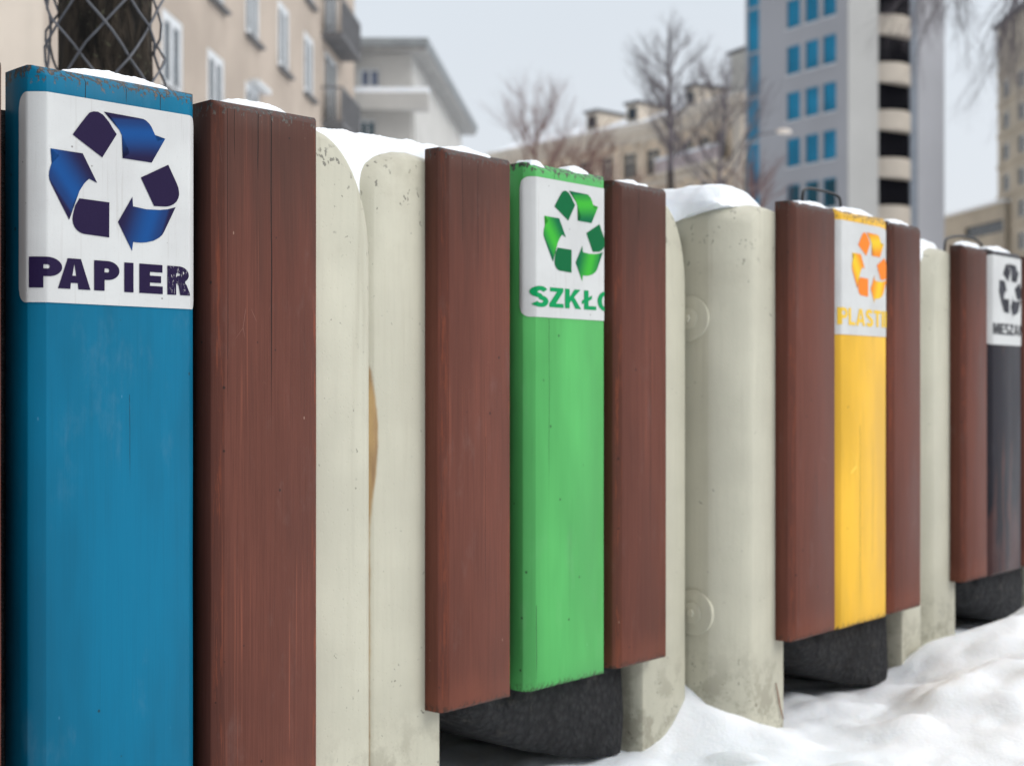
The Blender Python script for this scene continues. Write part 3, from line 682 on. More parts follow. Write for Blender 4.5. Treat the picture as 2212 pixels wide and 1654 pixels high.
# ------------------------------------------------------------------ ground: one sheet of snow
(gx, gy), gt = BINS['glass']; U = (sin(gt), cos(gt)); Nn = (cos(gt), -sin(gt))
def ground_z(x, y):
    s = (x-gx)*U[0]+(y-gy)*U[1]; n = (x-gx)*Nn[0]+(y-gy)*Nn[1]
    r = sqrt((x-0.4)**2+(y-2)**2)
    h = 0.0
    near = 1-sstep(r, 4, 8)
    if near > 0:
        rg = sstep(s, 0.50, 1.15)
        h += 0.088*rg*math.exp(-((n-0.31)/0.18)**2)
        h += 0.030*sstep(s, 0.35, 0.8)*math.exp(-((n-0.55)/0.25)**2)
        # a drift pressed into the gap between the green and the yellow bin
        h += 0.085*math.exp(-((s-0.53)/0.060)**2-((n+0.09)/0.11)**2)
        h += 0.04*math.exp(-((s-1.10)/0.10)**2-((n-0.10)/0.09)**2)
        h += 0.07*math.exp(-((s-1.32)/0.13)**2-((n-0.16)/0.10)**2)
        h += 0.030*(noise.noise(Vector((x*2.2, y*2.2, 0.3))))*sstep(n, -0.1, 0.25)
        lp1 = noise.noise(Vector((x*5.5, y*5.5, 4.3))); h += 0.026*(abs(lp1)**0.85*(1 if lp1 > 0 else -0.6))*sstep(n, 0.0, 0.15)
        lp2 = noise.noise(Vector((x*13, y*13, 9.3))); h += 0.020*max(0, lp2)**0.8*sstep(n, -0.3, 0.1)
        lp3 = noise.noise(Vector((x*24+3, y*24, 1.3))); h += 0.006*max(0, lp3)
        h += 0.0035*(noise.noise(Vector((x*20, y*20, 2.3))))
        h += 0.0012*(noise.noise(Vector((x*90, y*90, 1.3))))
        h *= near
    h += (1-near)*0.10*noise.noise(Vector((x*0.25, y*0.25, 7.7)))*(1-sstep(r, 60, 200))
    return h
def axis(c0, c1, stp, far):
    a = [c0+stp*i for i in range(int((c1-c0)/stp)+1)]
    lo = []; hi = []; d = stp; x = c0
    while x > -far: d *= 1.16; x -= d; lo.append(x)
    d = stp; x = a[-1]
    while x < far: d *= 1.16; x += d; hi.append(x)
    return lo[::-1]+a+hi
xs = axis(-0.45, 1.25, 0.0085, 900); ys = axis(1.15, 3.1, 0.0085, 900)
V = [(x, y, ground_z(x, y)) for y in ys for x in xs]; nxg = len(xs)
Fc = [(j*nxg+i, j*nxg+i+1, (j+1)*nxg+i+1, (j+1)*nxg+i) for j in range(len(ys)-1) for i in range(nxg-1)]
gr = mesh_obj('snowy_ground', V, Fc, M_ground, None, True); tag(gr, kind='structure')

# ------------------------------------------------------------------ buildings
def plaster(name, col, dirt=0.25, scale=0.6):
    k = NM(name, 0.85, 0.2); P = k.coord('World')
    c = k.mix(k.step(k.noise(P, scale, 5, 0.6), 0.3, 0.7), tuple(x*(1-dirt*0.5) for x in col), tuple(min(1, x*1.06) for x in col))
    c = k.mix(k.step(k.noise(k.scale(P, (1.2, 1.2, 0.12)), 1.0, 4), 0.52, 0.75, 0, dirt), c, tuple(x*0.72 for x in col))
    return k.out(c, k.bump(k.noise(P, 14, 4), 0.3, 0.02))
M_glass = simple('window_glass', (0.05, 0.06, 0.07), 0.08, 0.8, 0.3, 0.8)
M_blue = simple('blue_window_glass', (0.015, 0.21, 0.36), 0.25, 0.5, 0.22, 0.5)
M_bluish = simple('pale_blue_glass', (0.16, 0.19, 0.27), 0.2, 0.6)
M_teal = simple('teal_window_glass', (0.012, 0.07, 0.10), 0.12, 0.6, 0.22, 0.5)
M_white = simple('white_window_frame', (0.62, 0.64, 0.65), 0.5, 0.4, 0.06)
M_dark = simple('recess_shade', (0.006, 0.006, 0.008), 0.9, 0.05, 0.2)  # for flat panels: the shade of the openings is in the colour
M_sill = simple('grey_sill', (0.14, 0.14, 0.145), 0.7, 0.3, 0.15)
def building(name, label, PL, PR, H, depth, rects, mwall, reveal=0.16, z0=-0.3, cat='building', group=None):
    """PL, PR: left and right ends of the facade seen from the camera side. returns root (local X right along facade, Y inward)"""
    L = sqrt((PR[0]-PL[0])**2+(PR[1]-PL[1])**2); rz = math.atan2(PR[1]-PL[1], PR[0]-PL[0])
    root = empty(name, (PL[0], PL[1], 0), rz, label, cat, group)
    mb = MB()
    xs = sorted({0, L, *[r[0] for r in rects], *[r[1] for r in rects]}); zs = sorted({z0, H, *[r[2] for r in rects], *[r[3] for r in rects]})
    for a, b in zip(xs, xs[1:]):
        for c, d in zip(zs, zs[1:]):
            mx_, mz_ = (a+b)/2, (c+d)/2
            if any(r[0] < mx_ < r[1] and r[2] < mz_ < r[3] for r in rects): continue
            mb.quad((a, 0, c), (b, 0, c), (b, 0, d), (a, 0, d))
    for (a, b, c, d) in [r[:4] for r in rects]:
        q = reveal
        mb.quad((a, 0, c), (a, q, c), (a, q, d), (a, 0, d)); mb.quad((b, 0, c), (b, 0, d), (b, q, d), (b, q, c))
        mb.quad((a, 0, c), (b, 0, c), (b, q, c), (a, q, c)); mb.quad((a, 0, d), (a, q, d), (b, q, d), (b, 0, d))
    mb.quad((0, 0, z0), (0, 0, H), (0, depth, H), (0, depth, z0)); mb.quad((L, 0, z0), (L, depth, z0), (L, depth, H), (L, 0, H))
    mb.quad((0, depth, z0), (0, depth, H), (L, depth, H), (L, depth, z0)); mb.quad((0, 0, H), (L, 0, H), (L, depth, H), (0, depth, H))
    mb.build('wall', mwall, root); root['L'] = L
    return root, L
def window(root, a, b, c, d, frame, glass, fw=0.07, mull=1, depth=0.16, sill=None, sill_out=0.10, bars=()):
    mb = MB(); y0, y1 = depth-0.06, depth+0.002
    mb.box(a, a+fw, y0, y1, c, d); mb.box(b-fw, b, y0, y1, c, d); mb.box(a+fw, b-fw, y0, y1, c, c+fw); mb.box(a+fw, b-fw, y0, y1, d-fw, d)
    for i in range(mull):
        x = a+(b-a)*(i+1)/(mull+1); mb.box(x-fw*0.5, x+fw*0.5, y0, y1, c+fw, d-fw)
    for t_ in bars: z = c+(d-c)*t_; mb.box(a+fw, b-fw, y0+0.01, y1-0.01, z-fw*0.35, z+fw*0.35)
    f = mb.build('window', frame, root)
    g = MB(); g.box(a+0.01, b-0.01, depth-0.02, depth+0.01, c+0.01, d-0.01); g.build('pane', glass, f)
    if sill:
        s = MB(); s.box(a-0.06, b+0.06, -sill_out, 0.06, c-0.07, c+0.004); s.build('sill', sill, f)
    return f
# --- beige apartment block running away on the left
TH1 = 0.064; A0 = 8.0
def lp(Y, off=0.0): return (-A0+TH1*Y+off, Y)
M_beige = plaster('beige_plaster', (0.44, 0.372, 0.312), 0.28)
M_beige2 = plaster('pale_beige_plaster', (0.52, 0.455, 0.385), 0.2)
Y0b, Y1b = 9.0, 44.6; q = sqrt(1+TH1*TH1)
rects = []; cols = [22.6, 25.6, 28.5, 31.5, 34.6, 37.6]
for Yc in cols:
    x = (Yc-Y0b)*q
    for k_, (zl, zh) in enumerate(((0.9, 2.4), (3.45, 4.95), (6.02, 7.47), (8.52, 10.2), (11.1, 12.7), (13.7, 15.2))):
        rects.append((x-0.62, x+0.62, zl, zh))
bal = [(39.2, 40.6)]
for zl in (2.9, 5.55, 8.2, 10.75): rects.append(((39.8-Y0b)*q, (41.6-Y0b)*q, zl+0.06, zl+2.15))
blk, L1 = building('apartment_building', 'long beige plastered apartment block with white windows and dark balconies at left', lp(Y0b), lp(Y1b), 17.0, 11.0, rects, M_beige, 0.08)
for r in rects[:-4]:
    window(blk, *r, M_white, M_glass, 0.17, 1, 0.07, M_sill, 0.14)
for r in rects[-4:]:
    window(blk, *r, M_white, M_glass, 0.10, 1, 0.07)
M_rail = simple('balcony_rail_metal', (0.17, 0.17, 0.175), 0.6, 0.4)
for zl in (2.9, 5.55, 8.2, 10.75):
    xa, xb = (39.3-Y0b)*q, (42.3-Y0b)*q
    m = MB(); m.box(xa, xb, -0.62, -0.003, zl-0.15, zl); b_ = m.build('balcony', M_sill, blk)
    m = MB(); m.box(xa, xb, -0.62, -0.59, zl+0.93, zl+0.99)
    nb = 30
    for i in range(nb+1): x = xa+(xb-xa-0.02)*i/nb; m.box(x, x+0.022, -0.615, -0.595, zl, zl+0.93)
    for i in range(6):
        y = -0.58+0.55*i/6; m.box(xa, xa+0.02, y, y+0.02, zl, zl+0.93); m.box(xb-0.02, xb, y, y+0.02, zl, zl+0.93)
    m.box(xa, xa+0.03, -0.59, -0.003, zl+0.93, zl+0.99); m.box(xb-0.03, xb, -0.59, -0.003, zl+0.93, zl+0.99)
    m.box(xa+0.02, xb-0.02, -0.585, -0.578, zl+0.12, zl+0.80)
    m.build('railing', M_rail, b_)
# projecting bay at the near end
m = MB(); m.box(0.3, (18.7-Y0b)*q, -0.40, -0.003, -0.3, 17.05); m.build('projecting_bay', M_beige2, blk)
m = MB(); xx = (31.2-Y0b)*q; m.box(xx, xx+1.2, -0.22, -0.003, 7.45, 7.56); m.build('canopy', M_white, blk)
m = MB(); m.box(-0.05, L1+0.05, -0.35, 11.2, 17.06, 17.25); m.build('roof', M_sill, blk)

# --- grey-white modern house with a deep overhanging roof
M_grey = plaster('pale_grey_render', (0.50, 0.49, 0.465), 0.12)
Yh = 45.6; xr = (889-CX)/F*Yh; xl = (640-CX)/F*Yh
rects = []
def px_rect(PLx, Y, x0, x1, ytop, ybot): return ((x0-CX)/F*Y-PLx, (x1-CX)/F*Y-PLx, z_at(ybot, Y), z_at(ytop, Y))
wr = [px_rect(xl, Yh, 776, 821, 148, 189), px_rect(xl, Yh, 700, 745, 148, 189), px_rect(xl, Yh, 776, 812, 258, 300), px_rect(xl, Yh, 700, 740, 258, 300)]
for k_ in range(1, 5):
    wr += [(wr[2][0], wr[2][1], wr[2][2]-1.75*k_, wr[2][3]-1.75*k_)]
hs, L2 = building('house', 'pale grey modern house with a wide overhanging flat roof and a snowy ledge', (xl, Yh), (xr, Yh+0.02), z_at(118, Yh), 14.2, wr, M_grey)
for i, r in enumerate(wr): window(hs, *r, M_white, M_bluish if i < 2 else M_teal, 0.08, 1, 0.12)
hs.rotation_euler.z -= 0.0
# side goes straight back along the street: skewed wing built to the street's line
zt = z_at(118, Yh); m = MB(); kx = 0.088
ze = z_at(207, Yh)
m.v += [(L2-0.01, 0.4, -0.3), (L2+0.35, 0.4, -0.3), (L2+0.35+kx*13.5, 13.9, -0.3), (L2-0.01, 13.9, -0.3)]
m.v += [(L2-0.01, 0.4, zt-0.01), (L2+0.02, 0.4, zt-0.01), (L2+0.02+kx*13.5, 13.9, zt-0.01), (L2-0.01, 13.9, zt-0.01)]
m.f += [(0, 3, 2, 1), (4, 5, 6, 7), (0, 1, 5, 4), (1, 2, 6, 5), (2, 3, 7, 6), (3, 0, 4, 7)]
m.build('side_wing', M_grey, hs)
m = MB(); m.box(-0.3, L2+0.60, -0.55, -0.003, ze-0.55, ze-0.002); m.build('ledge', M_grey, hs)
m = MB(); m.box(-0.3, L2+0.60, -0.55, -0.01, ze, ze+0.17); m.build('ledge_snow', M_snow, hs)
m = MB(); m.box(-0.2, L2+0.55, -0.40, -0.003, -0.3, ze-0.60)
for k_ in range(3): m.box(-0.3, L2+0.60, -0.47, -0.41, ze-2.4-1.75*k_, ze-2.2-1.75*k_)
M_roofg = simple('grey_roof_sheet', (0.27, 0.29, 0.30), 0.5, 0.4); M_soff = simple('grey_soffit', (0.33, 0.325, 0.315), 0.8, 0.2)
zr = zt
def slab(mb, z0_, z1_, ov):
    x0_, x1_, y0_, y1_ = -1.0, L2+ov, -ov, 14.6; s_ = kx
    b = len(mb.v)
    for z in (z0_, z1_): mb.v += [(x0_, y0_, z), (x1_, y0_, z), (x1_+s_*(y1_-y0_), y1_, z), (x0_, y1_, z)]
    mb.f += [tuple(b+i for i in q_) for q_ in ((0, 3, 2, 1), (4, 5, 6, 7), (0, 1, 5, 4), (1, 2, 6, 5), (2, 3, 7, 6), (3, 0, 4, 7))]
m = MB(); slab(m, zr+0.003, zr+0.16, 0.50); m.build('soffit', M_soff, hs)
m = MB(); slab(m, zr+0.163, zr+0.42, 0.58); rf = m.build('roof', M_roofg, hs)

# --- old ornate tenement behind the bare trees
M_orn = plaster('ochre_stone_render', (0.78, 0.64, 0.49), 0.35, 0.4); M_trim = plaster('cream_stone_trim', (0.68, 0.60, 0.50), 0.2)
P_l = ((1070-CX)/F*100.5, 100.5); P_m = (9.8, 88.0); P_r = ((1612-CX)/F*80.3, 80.3)
TS = 1.36      # it stands behind the tower's line
def ornate(name, label, PL, PR, H, nb, dorm, sd_):
    L = sqrt((PR[0]-PL[0])**2+(PR[1]-PL[1])**2); rs = []
    for i in range(nb):
        c = L*(i+0.5)/nb
        for (zl, zh) in ((1.0, 3.4), (4.6, 7.0), (8.2, 10.4), (11.2, 13.2), (14.2, 16.0)):
            rs.append((c-0.62, c+0.62, zl, zh))
    root, L = building(name, label, PL, PR, H, 9.0, rs, M_orn, 0.22)
    root.location = (PL[0]*TS, PL[1]*TS, 0); root.scale = (TS, TS, TS)
    for r in rs:
        f = window(root, *r, M_trim, M_glass, 0.11, 1, 0.20, M_trim, 0.25, bars=(0.68,))
        # arched hood over the window
        m = MB(); c = (r[0]+r[1])/2; pts = [Vector((c+0.75*cos(pi*k/8), -0.06, r[3]+0.05+0.55*sin(pi*k/8))) for k in range(9)]
        m.tube(pts, 0.09, 5); m.build('hood', M_trim, f)
    m = MB(); m.box(-0.3, L+0.3, -0.60, -0.003, H-0.45, H+0.15); m.box(-0.1, L+0.1, -0.28, -0.004, H-1.0, H-0.46); m.build('cornice', M_trim, root)
    for zz_ in (13.55, 7.4): m = MB(); m.box(-0.1, L+0.1, -0.22, -0.004, zz_, zz_+0.3); m.build('string_course', M_trim, root)
    # mansard with snow
    m = MB(); m.v += [(-0.2, -0.5, H+0.155), (L+0.2, -0.5, H+0.155), (L+0.2, 9.2, H+0.155), (-0.2, 9.2, H+0.155), (-0.2, 2.8, H+1.5), (L+0.2, 2.8, H+1.5), (L+0.2, 6, H+1.5), (-0.2, 6, H+1.5)]
    m.f += [(0, 3, 2, 1), (4, 5, 6, 7), (0, 1, 5, 4), (1, 2, 6, 5), (2, 3, 7, 6), (3, 0, 4, 7)]
    m.build('roof', M_snow, root)
    for x in dorm:
        m = MB(); m.box(x-0.55, x+0.55, 0.5, 3.4, H+0.2, H+1.75); dm = m.build('dormer', M_trim, root)
        m = MB(); m.box(x-0.35, x+0.35, 0.44, 0.497, H+0.75, H+1.5); m.build('pane', M_glass, dm)
        m = MB(); m.box(x-0.7, x+0.7, 0.35, 3.5, H+1.753, H+1.95); m.build('dormer_roof', M_sill, dm)
    return root, L
te, Lt = ornate('tenement', 'old ochre tenement with a snowy mansard roof and arched windows behind the trees', P_l, P_m, 17.5, 8, (9.6, 13.4), 1)
for zb_, xa, xb in ((9.6, 8.6, 14.6),):
    m = MB(); m.box(xa, xb, -0.9, -0.003, zb_, zb_+0.2); b_ = m.build('balcony', M_trim, te)
    m = MB(); m.box(xa, xb, -0.9, -0.8, zb_+0.2, zb_+0.95); m.build('parapet', M_trim, b_)
P_m2 = (P_m[0]+0.03, P_m[1]-0.03)
t2, Lt2 = ornate('tenement', 'narrow taller ochre tenement with a long snowy balcony, squeezed against the tower', P_m2, P_r, 17.6, 5, (2.2,), 2)
m = MB(); m.box(0.4, Lt2-1.4, -1.0, -0.003, 13.9, 14.1); b_ = m.build('balcony', M_trim, t2)
m = MB(); m.box(0.4, Lt2-1.4, -1.0, -0.9, 14.1, 14.85); m.build('parapet', simple('pinkish_parapet', (0.48, 0.40, 0.39), 0.8), b_)
m = MB(); m.box(0.4, Lt2-1.4, -1.02, -0.88, 14.853, 15.0); m.build('parapet_snow', M_snow, b_)
m = MB(); m.box(Lt2-2.6, Lt2+0.1, 0.8, 5, 17.76, 20.6); ch = m.build('attic_storey', plaster('pale_attic_render', (0.60, 0.58, 0.52), 0.2), t2)
m = MB(); m.box(Lt2-2.8, Lt2+0.2, 0.6, 5.1, 20.603, 20.8); m.build('attic_roof', M_sill, ch)
m = MB(); m.box(Lt2-0.9, Lt2+0.02, -0.35, -0.005, -0.3, 17.1); m.build('pilaster', M_trim, t2)

# --- tower block
M_tw = plaster('grey_tower_cladding', (0.39, 0.388, 0.405), 0.08, 0.15); M_tw2 = plaster('light_grey_tower_cladding', (0.42, 0.415, 0.40), 0.08, 0.15)
M_tb = plaster('beige_balcony_front', (0.50, 0.44, 0.37), 0.12)
C0 = (21.1, 86.0); du = (-0.53, 0.848); dv = (0.848, 0.53); HT = 38.0
WL = 9.5; PLt = (C0[0]+du[0]*WL, C0[1]+du[1]*WL)
def tx(x):       # distance from the left end along the tower's window face for photo column x
    k_ = (x-CX)/F; t_ = (C0[0]-k_*C0[1])/(k_*du[1]-du[0]); return WL-t_
rs = []; cols3 = ((1699, 1728), (1739, 1768), (1777, 1806))
for kf in range(-6, 5):
    ztp = 20.07+3.05*kf
    for a, b in cols3: rs.append((tx(a), tx(b), ztp-1.9, ztp))
rs_strip = [(tx(1615), tx(1640), 20.3+3.05*kf-2.9, 20.3+3.05*kf) for kf in range(-6, 6)]
tw, LT = building('tower_block', 'tall grey tower block with blue windows and a column of curved beige balconies', PLt, C0, HT, 8.9, rs+rs_strip, M_tw, 0.18)
for i, r in enumerate(rs):
    window(tw, *r, simple('blue_frame', (0.04, 0.22, 0.34)) if i == 0 else bpy.data.materials['blue_frame'], M_teal if r[3] < 18.0 and r[3] > 0 and r[3] < 15.0 else M_blue, 0.09, 0, 0.16, M_white, 0.12)
for r in rs_strip: window(tw, *r, bpy.data.materials['blue_frame'], M_blue, 0.10, 0, 0.10)
# right-hand faces, as a sheet standing just off the block
root2 = tw
Lr = 8.85
def tface(a, b, c, d, y0_, y1_, mat, name, par=None):
    """box on the tower's right face: a..b along the face from the corner, y out from the face"""
    m = MB(); m.box(WL+y0_, WL+y1_, a, b, c, d); return m.build(name, mat, par or tw)
tface(0.004, 2.68, -0.3, HT-0.01, 0.003, 0.10, M_tw2, 'cladding')
tface(5.70, 6.3, -0.3, HT-0.01, 0.003, 0.06, simple('blue_grey_joint', (0.21, 0.235, 0.27), 0.7), 'cladding')
tface(6.32, 8.9, -0.3, HT-0.01, 0.003, 0.10, M_tw, 'cladding')
for kf in range(-6, 6):
    zt_ = 20.1+3.05*kf
    m = MB(); m.box(WL+0.003, WL+0.02, 2.72, 5.66, zt_-1.75, zt_+0.02); lg = m.build('loggia_shade', M_dark, tw)  # thin near-black panel, the opening's shade painted as its colour
    m = MB(); n_ = 12
    for i in range(n_):
        a0_, a1_ = i/n_, (i+1)/n_
        def pt(a): return (WL+0.05+0.75*sin(pi*a)**0.8, 2.70+2.98*a)
        p, q2 = pt(a0_), pt(a1_); zl, zh = zt_+0.03, zt_+1.28
        m.quad((p[0], p[1], zl), (q2[0], q2[1], zl), (q2[0], q2[1], zh), (p[0], p[1], zh))
        m.quad((WL, p[1], zl), (p[0], p[1], zl), (q2[0], q2[1], zl), (WL, q2[1], zl))
        m.quad((WL, p[1], zh), (WL, q2[1], zh), (q2[0], q2[1], zh), (p[0], p[1], zh))
    m.build('balcony', M_tb, tw)
m = MB(); m.box(-0.2, WL+0.3, -0.2, 9.1, HT+0.003, HT+0.5); m.build('roof', M_sill, tw)

# --- beige block at the right edge and the low annex in front of it
M_rb = plaster('dull_beige_block', (0.52, 0.465, 0.38), 0.25, 0.3)
PLr = (43.4, 122.0); PRr = (42.0, 84.0); Lr_ = sqrt((PLr[0]-PRr[0])**2+(PLr[1]-PRr[1])**2); rs = []
for i in range(9):
    c = 2.2+i*4.0
    for zf in range(10): rs.append((c-0.9, c+0.9, 1.0+2.75*zf+0.3, 1.0+2.75*zf+1.8))
rb, _ = building('apartment_building', 'tall dull beige block cut off by the right edge, rows of small windows', PLr, PRr, z_at(66, 122), 14.0, rs, M_rb, 0.2)
for r in rs: window(rb, *r, M_white, M_glass, 0.09, 1, 0.16)
for zf in range(11): m = MB(); m.box(-0.02, Lr_+0.02, -0.15, -0.003, 0.8+2.75*zf, 1.05+2.75*zf); m.build('string_course', M_rb, rb)
m = MB(); m.box(-0.3, Lr_+0.3, -0.4, 14.2, z_at(66, 122)+0.003, z_at(66, 122)+0.4); m.build('roof', M_sill, rb)
PLa = ((2030-CX)/F*130.7, 130.7); PRa = ((2170-CX)/F*118.6, 118.6)
an, La = building('annex', 'low beige annex with a dark band of glazing beside the block at right', PLa, PRa, 16.75, 6.0, [(5.0, 12.0, 14.2, 15.3)], M_rb, 0.3)
window(an, 5.0, 12.0, 14.2, 15.3, M_sill, M_glass, 0.1, 5, 0.25)
m = MB(); m.box(-0.2, La+0.2, -0.3, 6.2, 16.753, 16.95); m.build('roof', M_snow, an)

# ------------------------------------------------------------------ bare trees
def bark(name, c1, c2, sc=18):
    k = NM(name, 0.85, 0.2); P = k.coord('World')
    a = k.noise(k.scale(P, (sc, sc, sc*0.25)), 1.0, 5, 0.7, 0.8); c = k.mix(k.step(a, 0.35, 0.68), c1, c2)
    c = k.mix(k.step(k.noise(P, sc*2.2, 3), 0.62, 0.72, 0, 0.6), c, (0.10, 0.10, 0.065))
    return k.out(c, k.bump(a, 0.9, 0.02))
M_bark = bark('dark_bark', (0.008, 0.007, 0.006), (0.055, 0.043, 0.032), 45)
M_bark2 = bark('grey_brown_bark', (0.045, 0.038, 0.038), (0.13, 0.11, 0.10), 6)
M_twred = bark('reddish_twigs', (0.12, 0.06, 0.055), (0.26, 0.15, 0.13), 6)
M_twg = bark('grey_twigs', (0.09, 0.08, 0.09), (0.21, 0.185, 0.195), 6)
def grow(mb, rnd, p, d, length, rad, depth, up=0.15, spread=0.6, kids=3, shrink=0.68, sides=5, droop=0.0):
    n = 4; pts = [p]; rr = [rad]
    for i in range(n):
        d = (d+Vector((rnd.gauss(0, .13), rnd.gauss(0, .13), rnd.gauss(0, .10)+up*0.25-droop*0.25))).normalized()
        p = p+d*(length/n); pts.append(p); rr.append(rad*(1-0.45*(i+1)/n))
    mb.tube(pts, rr, max(3, sides), cap=False)
    if depth == 0: return
    for i in range(kids+rnd.choice((0, 1))):
        k = rnd.choice((1, 2, 3, 4, 4)); q = pts[k]
        a = rnd.uniform(0, 2*pi); nd = (d+Vector((cos(a), sin(a), rnd.uniform(-0.3, 0.5)))*spread*rnd.uniform(0.6, 1.4)).normalized()
        grow(mb, rnd, q, nd, length*shrink*rnd.uniform(0.7, 1.15), rr[k]*0.62, depth-1, up, spread, kids, shrink, sides-1, droop)
    grow(mb, rnd, pts[-1], d, length*shrink, rr[-1]*0.9, depth-1, up, spread, kids, shrink, sides-1, droop)
def bare_tree(label, x, Y, y_top, seed, trunk_r, fork, mt, mc, lean=(0, 0), spread=0.55, depth=5, nlimb=5, group='bare trees behind the bins', kids=3, limb=0.36, tw=1.0):
    rnd = random.Random(seed); X = (x-CX)/F*Y; H = z_at(y_top, Y)
    root = empty('bare_tree', (X, Y, 0), 0, label, 'tree', group)
    m = MB(); zf = H*fork; pts = []; rr = []
    for i in range(9):
        u = i/8; pts.append(Vector((lean[0]*u*u+rnd.gauss(0, .012), lean[1]*u*u, -0.1+(zf+0.1)*u))); rr.append(trunk_r*(1.25-0.55*u if i else 1.6))
    m.tube(pts, rr, 10); m.build('trunk', mt, root, True)
    c = MB(); top = pts[-1]
    Lc = (H-zf)
    lead = [top+Vector((lean[0]*0.3*u, 0, Lc*u))+Vector((rnd.gauss(0, .03), rnd.gauss(0, .03), 0))*u for u in (0, .2, .4, .6, .8, 1)]
    lr = [rr[-1]*(1-0.85*u) for u in (0, .2, .4, .6, .8, 1)]
    c.tube(lead, lr, 6)
    for i in range(nlimb):
        u = rnd.uniform(0, 0.75); k = int(u*5); q = lead[k]*(1-(u*5-k))+lead[k+1]*(u*5-k)
        a = 2.4*i+rnd.uniform(-.4, .4); d = Vector((cos(a)*spread, sin(a)*spread, 0.75)).normalized()
        grow(c, rnd, q, d, Lc*limb*(1.05-u*0.75), rr[-1]*0.42*tw*(1-0.6*u), depth-1, 0.22, 0.5, kids)
    c.build('crown', mc, root, True)
    return root
bare_tree('small reddish bare tree with a thin pointed top, leftmost of the trees', 1158, 30, 175, 3, .05, .60, M_twred, M_twred, spread=.6, nlimb=15, depth=4, tw=1.6)
bare_tree('low reddish bare tree with twisted crown just right of the pointed one', 1250, 27, 262, 5, .06, .55, M_twred, M_twred, spread=1.1, nlimb=15, depth=4, tw=1.7)
bare_tree('low spreading reddish bush-like tree in front of the tenement', 1335, 29, 330, 8, .05, .5, M_twred, M_twred, spread=1.2, nlimb=15, depth=4, tw=1.7)
bare_tree('tall bare tree with a straight dark trunk before the tenement', 1450, 22, 45, 11, .085, .62, M_bark2, M_twg, spread=.55, nlimb=18, depth=4, tw=.95, limb=.30)
bare_tree('bare tree with a trunk leaning to the right, close to the tower', 1455, 24, 125, 14, .065, .58, M_bark2, M_twg, lean=(0.75, 0), spread=.8, nlimb=15, depth=4, tw=1.3)
bare_tree('dark reddish bare tree low before the tower corner', 1625, 26, 330, 19, .05, .62, M_twred, M_twred, spread=1.0, nlimb=12, depth=4, tw=1.6)
# overhanging tree outside the right edge of the frame
rnd = random.Random(23)
root = empty('bare_tree', (5.38, 11.5, 0), 0, 'fine drooping bare twigs hanging in at the top right corner', 'tree', 'bare trees behind the bins')
m = MB(); m.tube([Vector((0.02*i*(-1)**i, 0, -0.1+0.75*i)) for i in range(8)], [.17, .13, .125, .12, .115, .11, .10, .09], 10); m.build('trunk', M_bark2, root, True)
c = MB()
for (z0_, ex, ey, ez) in ((3.9, -1.55, 0.3, 4.25), (4.6, -1.95, -0.5, 4.6), (3.6, -1.2, -0.3, 3.9), (5.0, 0.9, 0.6, 5.9), (4.8, -.5, .9, 6.0), (3.9, 1.2, -.4, 4.9)):
    a = Vector((0, 0, z0_)); b = Vector((ex, ey, ez)); pts = [a.lerp(b, u)+Vector((0, 0, 0.35*sin(pi*u))) for u in (0, .2, .4, .6, .8, 1)]
    c.tube(pts, [.055, .05, .042, .034, .025, .015], 6)
    for i in range(9):
        q = pts[rnd.choice((2, 3, 4, 5, 5))]; d = Vector((rnd.uniform(-1.0, .4), rnd.uniform(-.6, .6), rnd.uniform(-1.1, -.1))).normalized()
        grow(c, rnd, q, d, rnd.uniform(.38, .58), .0095, 4, -0.15, .55, 3, .64, 5, 0.35)
c.build('crown', M_twg, root, True)
# young trunk in a chain-link guard right behind the first bin
tX, tY = (206-CX)/F*2.0, 2.0
root = empty('guarded_tree', (tX, tY, 0), 0, 'dark rough trunk wrapped in chain-link mesh right behind the blue bin', 'tree')
V = []; Fc = []; n = 48; NZ = 120; Ht = 2.2
for j in range(NZ+1):
    z = -0.05+Ht*j/NZ
    for k in range(n):
        a = 2*pi*k/n; r = 0.069-0.004*z+0.030*math.exp(-z*5)
        v3 = Vector((cos(a)*2.2, sin(a)*2.2, z*3.0)); r *= 1+0.055*noise.noise(v3*2.0)+0.05*noise.noise(Vector((cos(a)*5, sin(a)*5, z*9)))
        V.append((r*cos(a)+0.012*sin(z*2)+0.004, r*sin(a), z))
for j in range(NZ):
    for k in range(n): k2 = (k+1) % n; Fc.append((j*n+k, j*n+k2, (j+1)*n+k2, (j+1)*n+k))
mesh_obj('trunk', V, Fc, M_bark, root, True)
c = MB(); rnd = random.Random(4)
for i in range(6):
    a = 1.05*i; grow(c, rnd, Vector((0, 0, Ht-0.1-0.03*i)), Vector((cos(a)*.6, sin(a)*.6, 1)).normalized(), .7, .028, 4, .25, .5, 2)
c.build('crown', M_bark2, root, True)
gm = MB(); R_ = 0.079; NW = 7; rnd = random.Random(9)
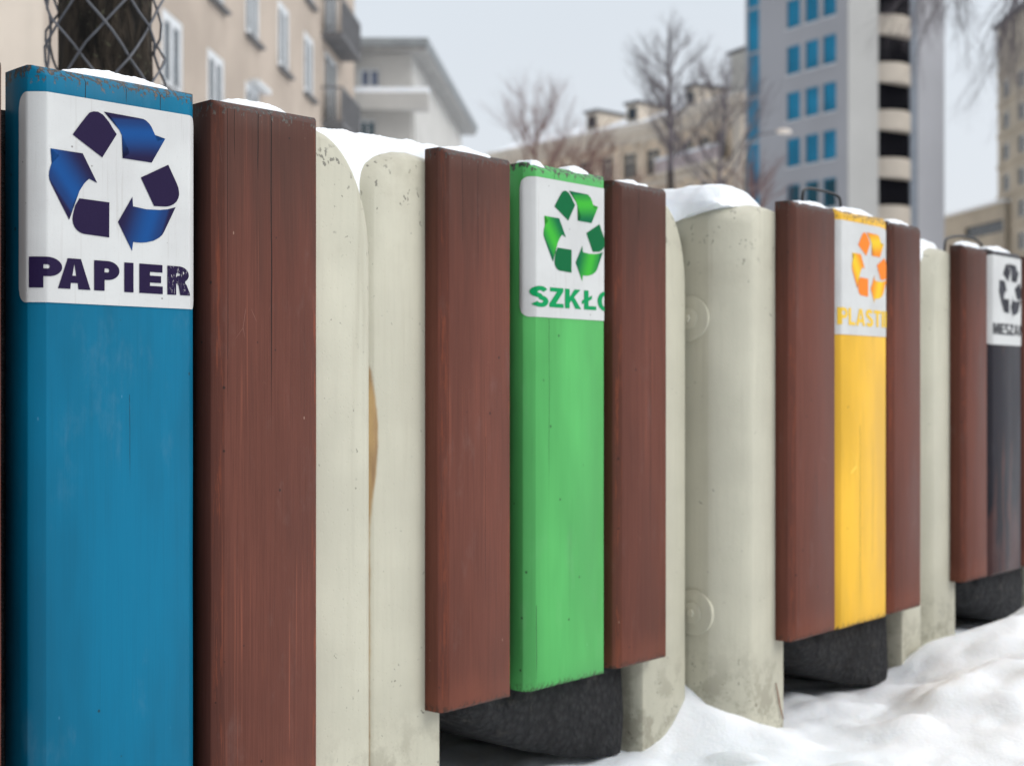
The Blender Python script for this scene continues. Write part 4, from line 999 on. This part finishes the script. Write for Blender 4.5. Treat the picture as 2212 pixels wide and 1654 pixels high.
for fam in (1, -1):
    for w_ in range(NW):
        pts = []; ph = 2*pi*w_/NW+(0.2 if fam > 0 else 0)
        for i in range(100):
            z = 0.0+1.75*i/99; zz = z/0.088       # zig-zag weave rather than a smooth helix
            tri = zz-math.floor(zz); a = ph+fam*(zz)*2*pi/NW*1.0
            rr_ = R_+0.004*fam*cos(pi*zz*2)+0.010*noise.noise(Vector((cos(a)*2, sin(a)*2, z*3)))+0.004*noise.noise(Vector((a*3, z*20, fam)))
            pts.append(Vector((rr_*cos(a)+0.012*sin(z*2), rr_*sin(a), z)))
        gm.tube(pts, 0.0019, 6)
g_ = gm.build('mesh_guard', simple('dull_galvanised_wire', (0.10, 0.105, 0.12), 0.5, 0.5, 0.2, 20), None, True)
g_.location = (tX, tY, 0); tag(g_, 'grey chain-link mesh guard wrapped round the dark trunk', 'tree guard')

# ------------------------------------------------------------------ street lamp
Yl = 25.0; Xp = (1612-CX)/F*Yl; Xh = (1692-CX)/F*Yl; Zh = z_at(285, Yl)
root = empty('street_lamp', (Xp, Yl, 0), 0, 'street lamp with a curved arm and pale head in front of the tower', 'street lamp')
M_pole = simple('grey_lamp_pole', (0.10, 0.10, 0.11), 0.5, 0.5)
m = MB(); m.tube([Vector((0, 0, -0.1)), Vector((0, 0, 1)), Vector((0, 0, Zh-0.55))], [.07, .055, .04], 12); m.build('pole', M_pole, root, True)
m = MB(); hx = Xh-Xp
m.tube([Vector((0, 0, Zh-0.56)), Vector((0.02, 0, Zh-0.32)), Vector((0.10, 0, Zh-0.14)), Vector((0.24, 0, Zh-0.05)), Vector((hx-0.12, 0, Zh+0.0))], [.028, .026, .024, .022, .020], 8); m.build('arm', M_pole, root, True)
m = MB(); m.tube([Vector((hx-0.13, 0, Zh)), Vector((hx-0.08, 0, Zh+0.005)), Vector((hx+0.02, 0, Zh+0.01)), Vector((hx+0.12, 0, Zh+0.005)), Vector((hx+0.15, 0, Zh))], [.02, .045, .058, .042, .012], 12)
m.build('lamp_head', simple('pale_lamp_head', (0.62, 0.55, 0.48), 0.4, 0.5), root, True)
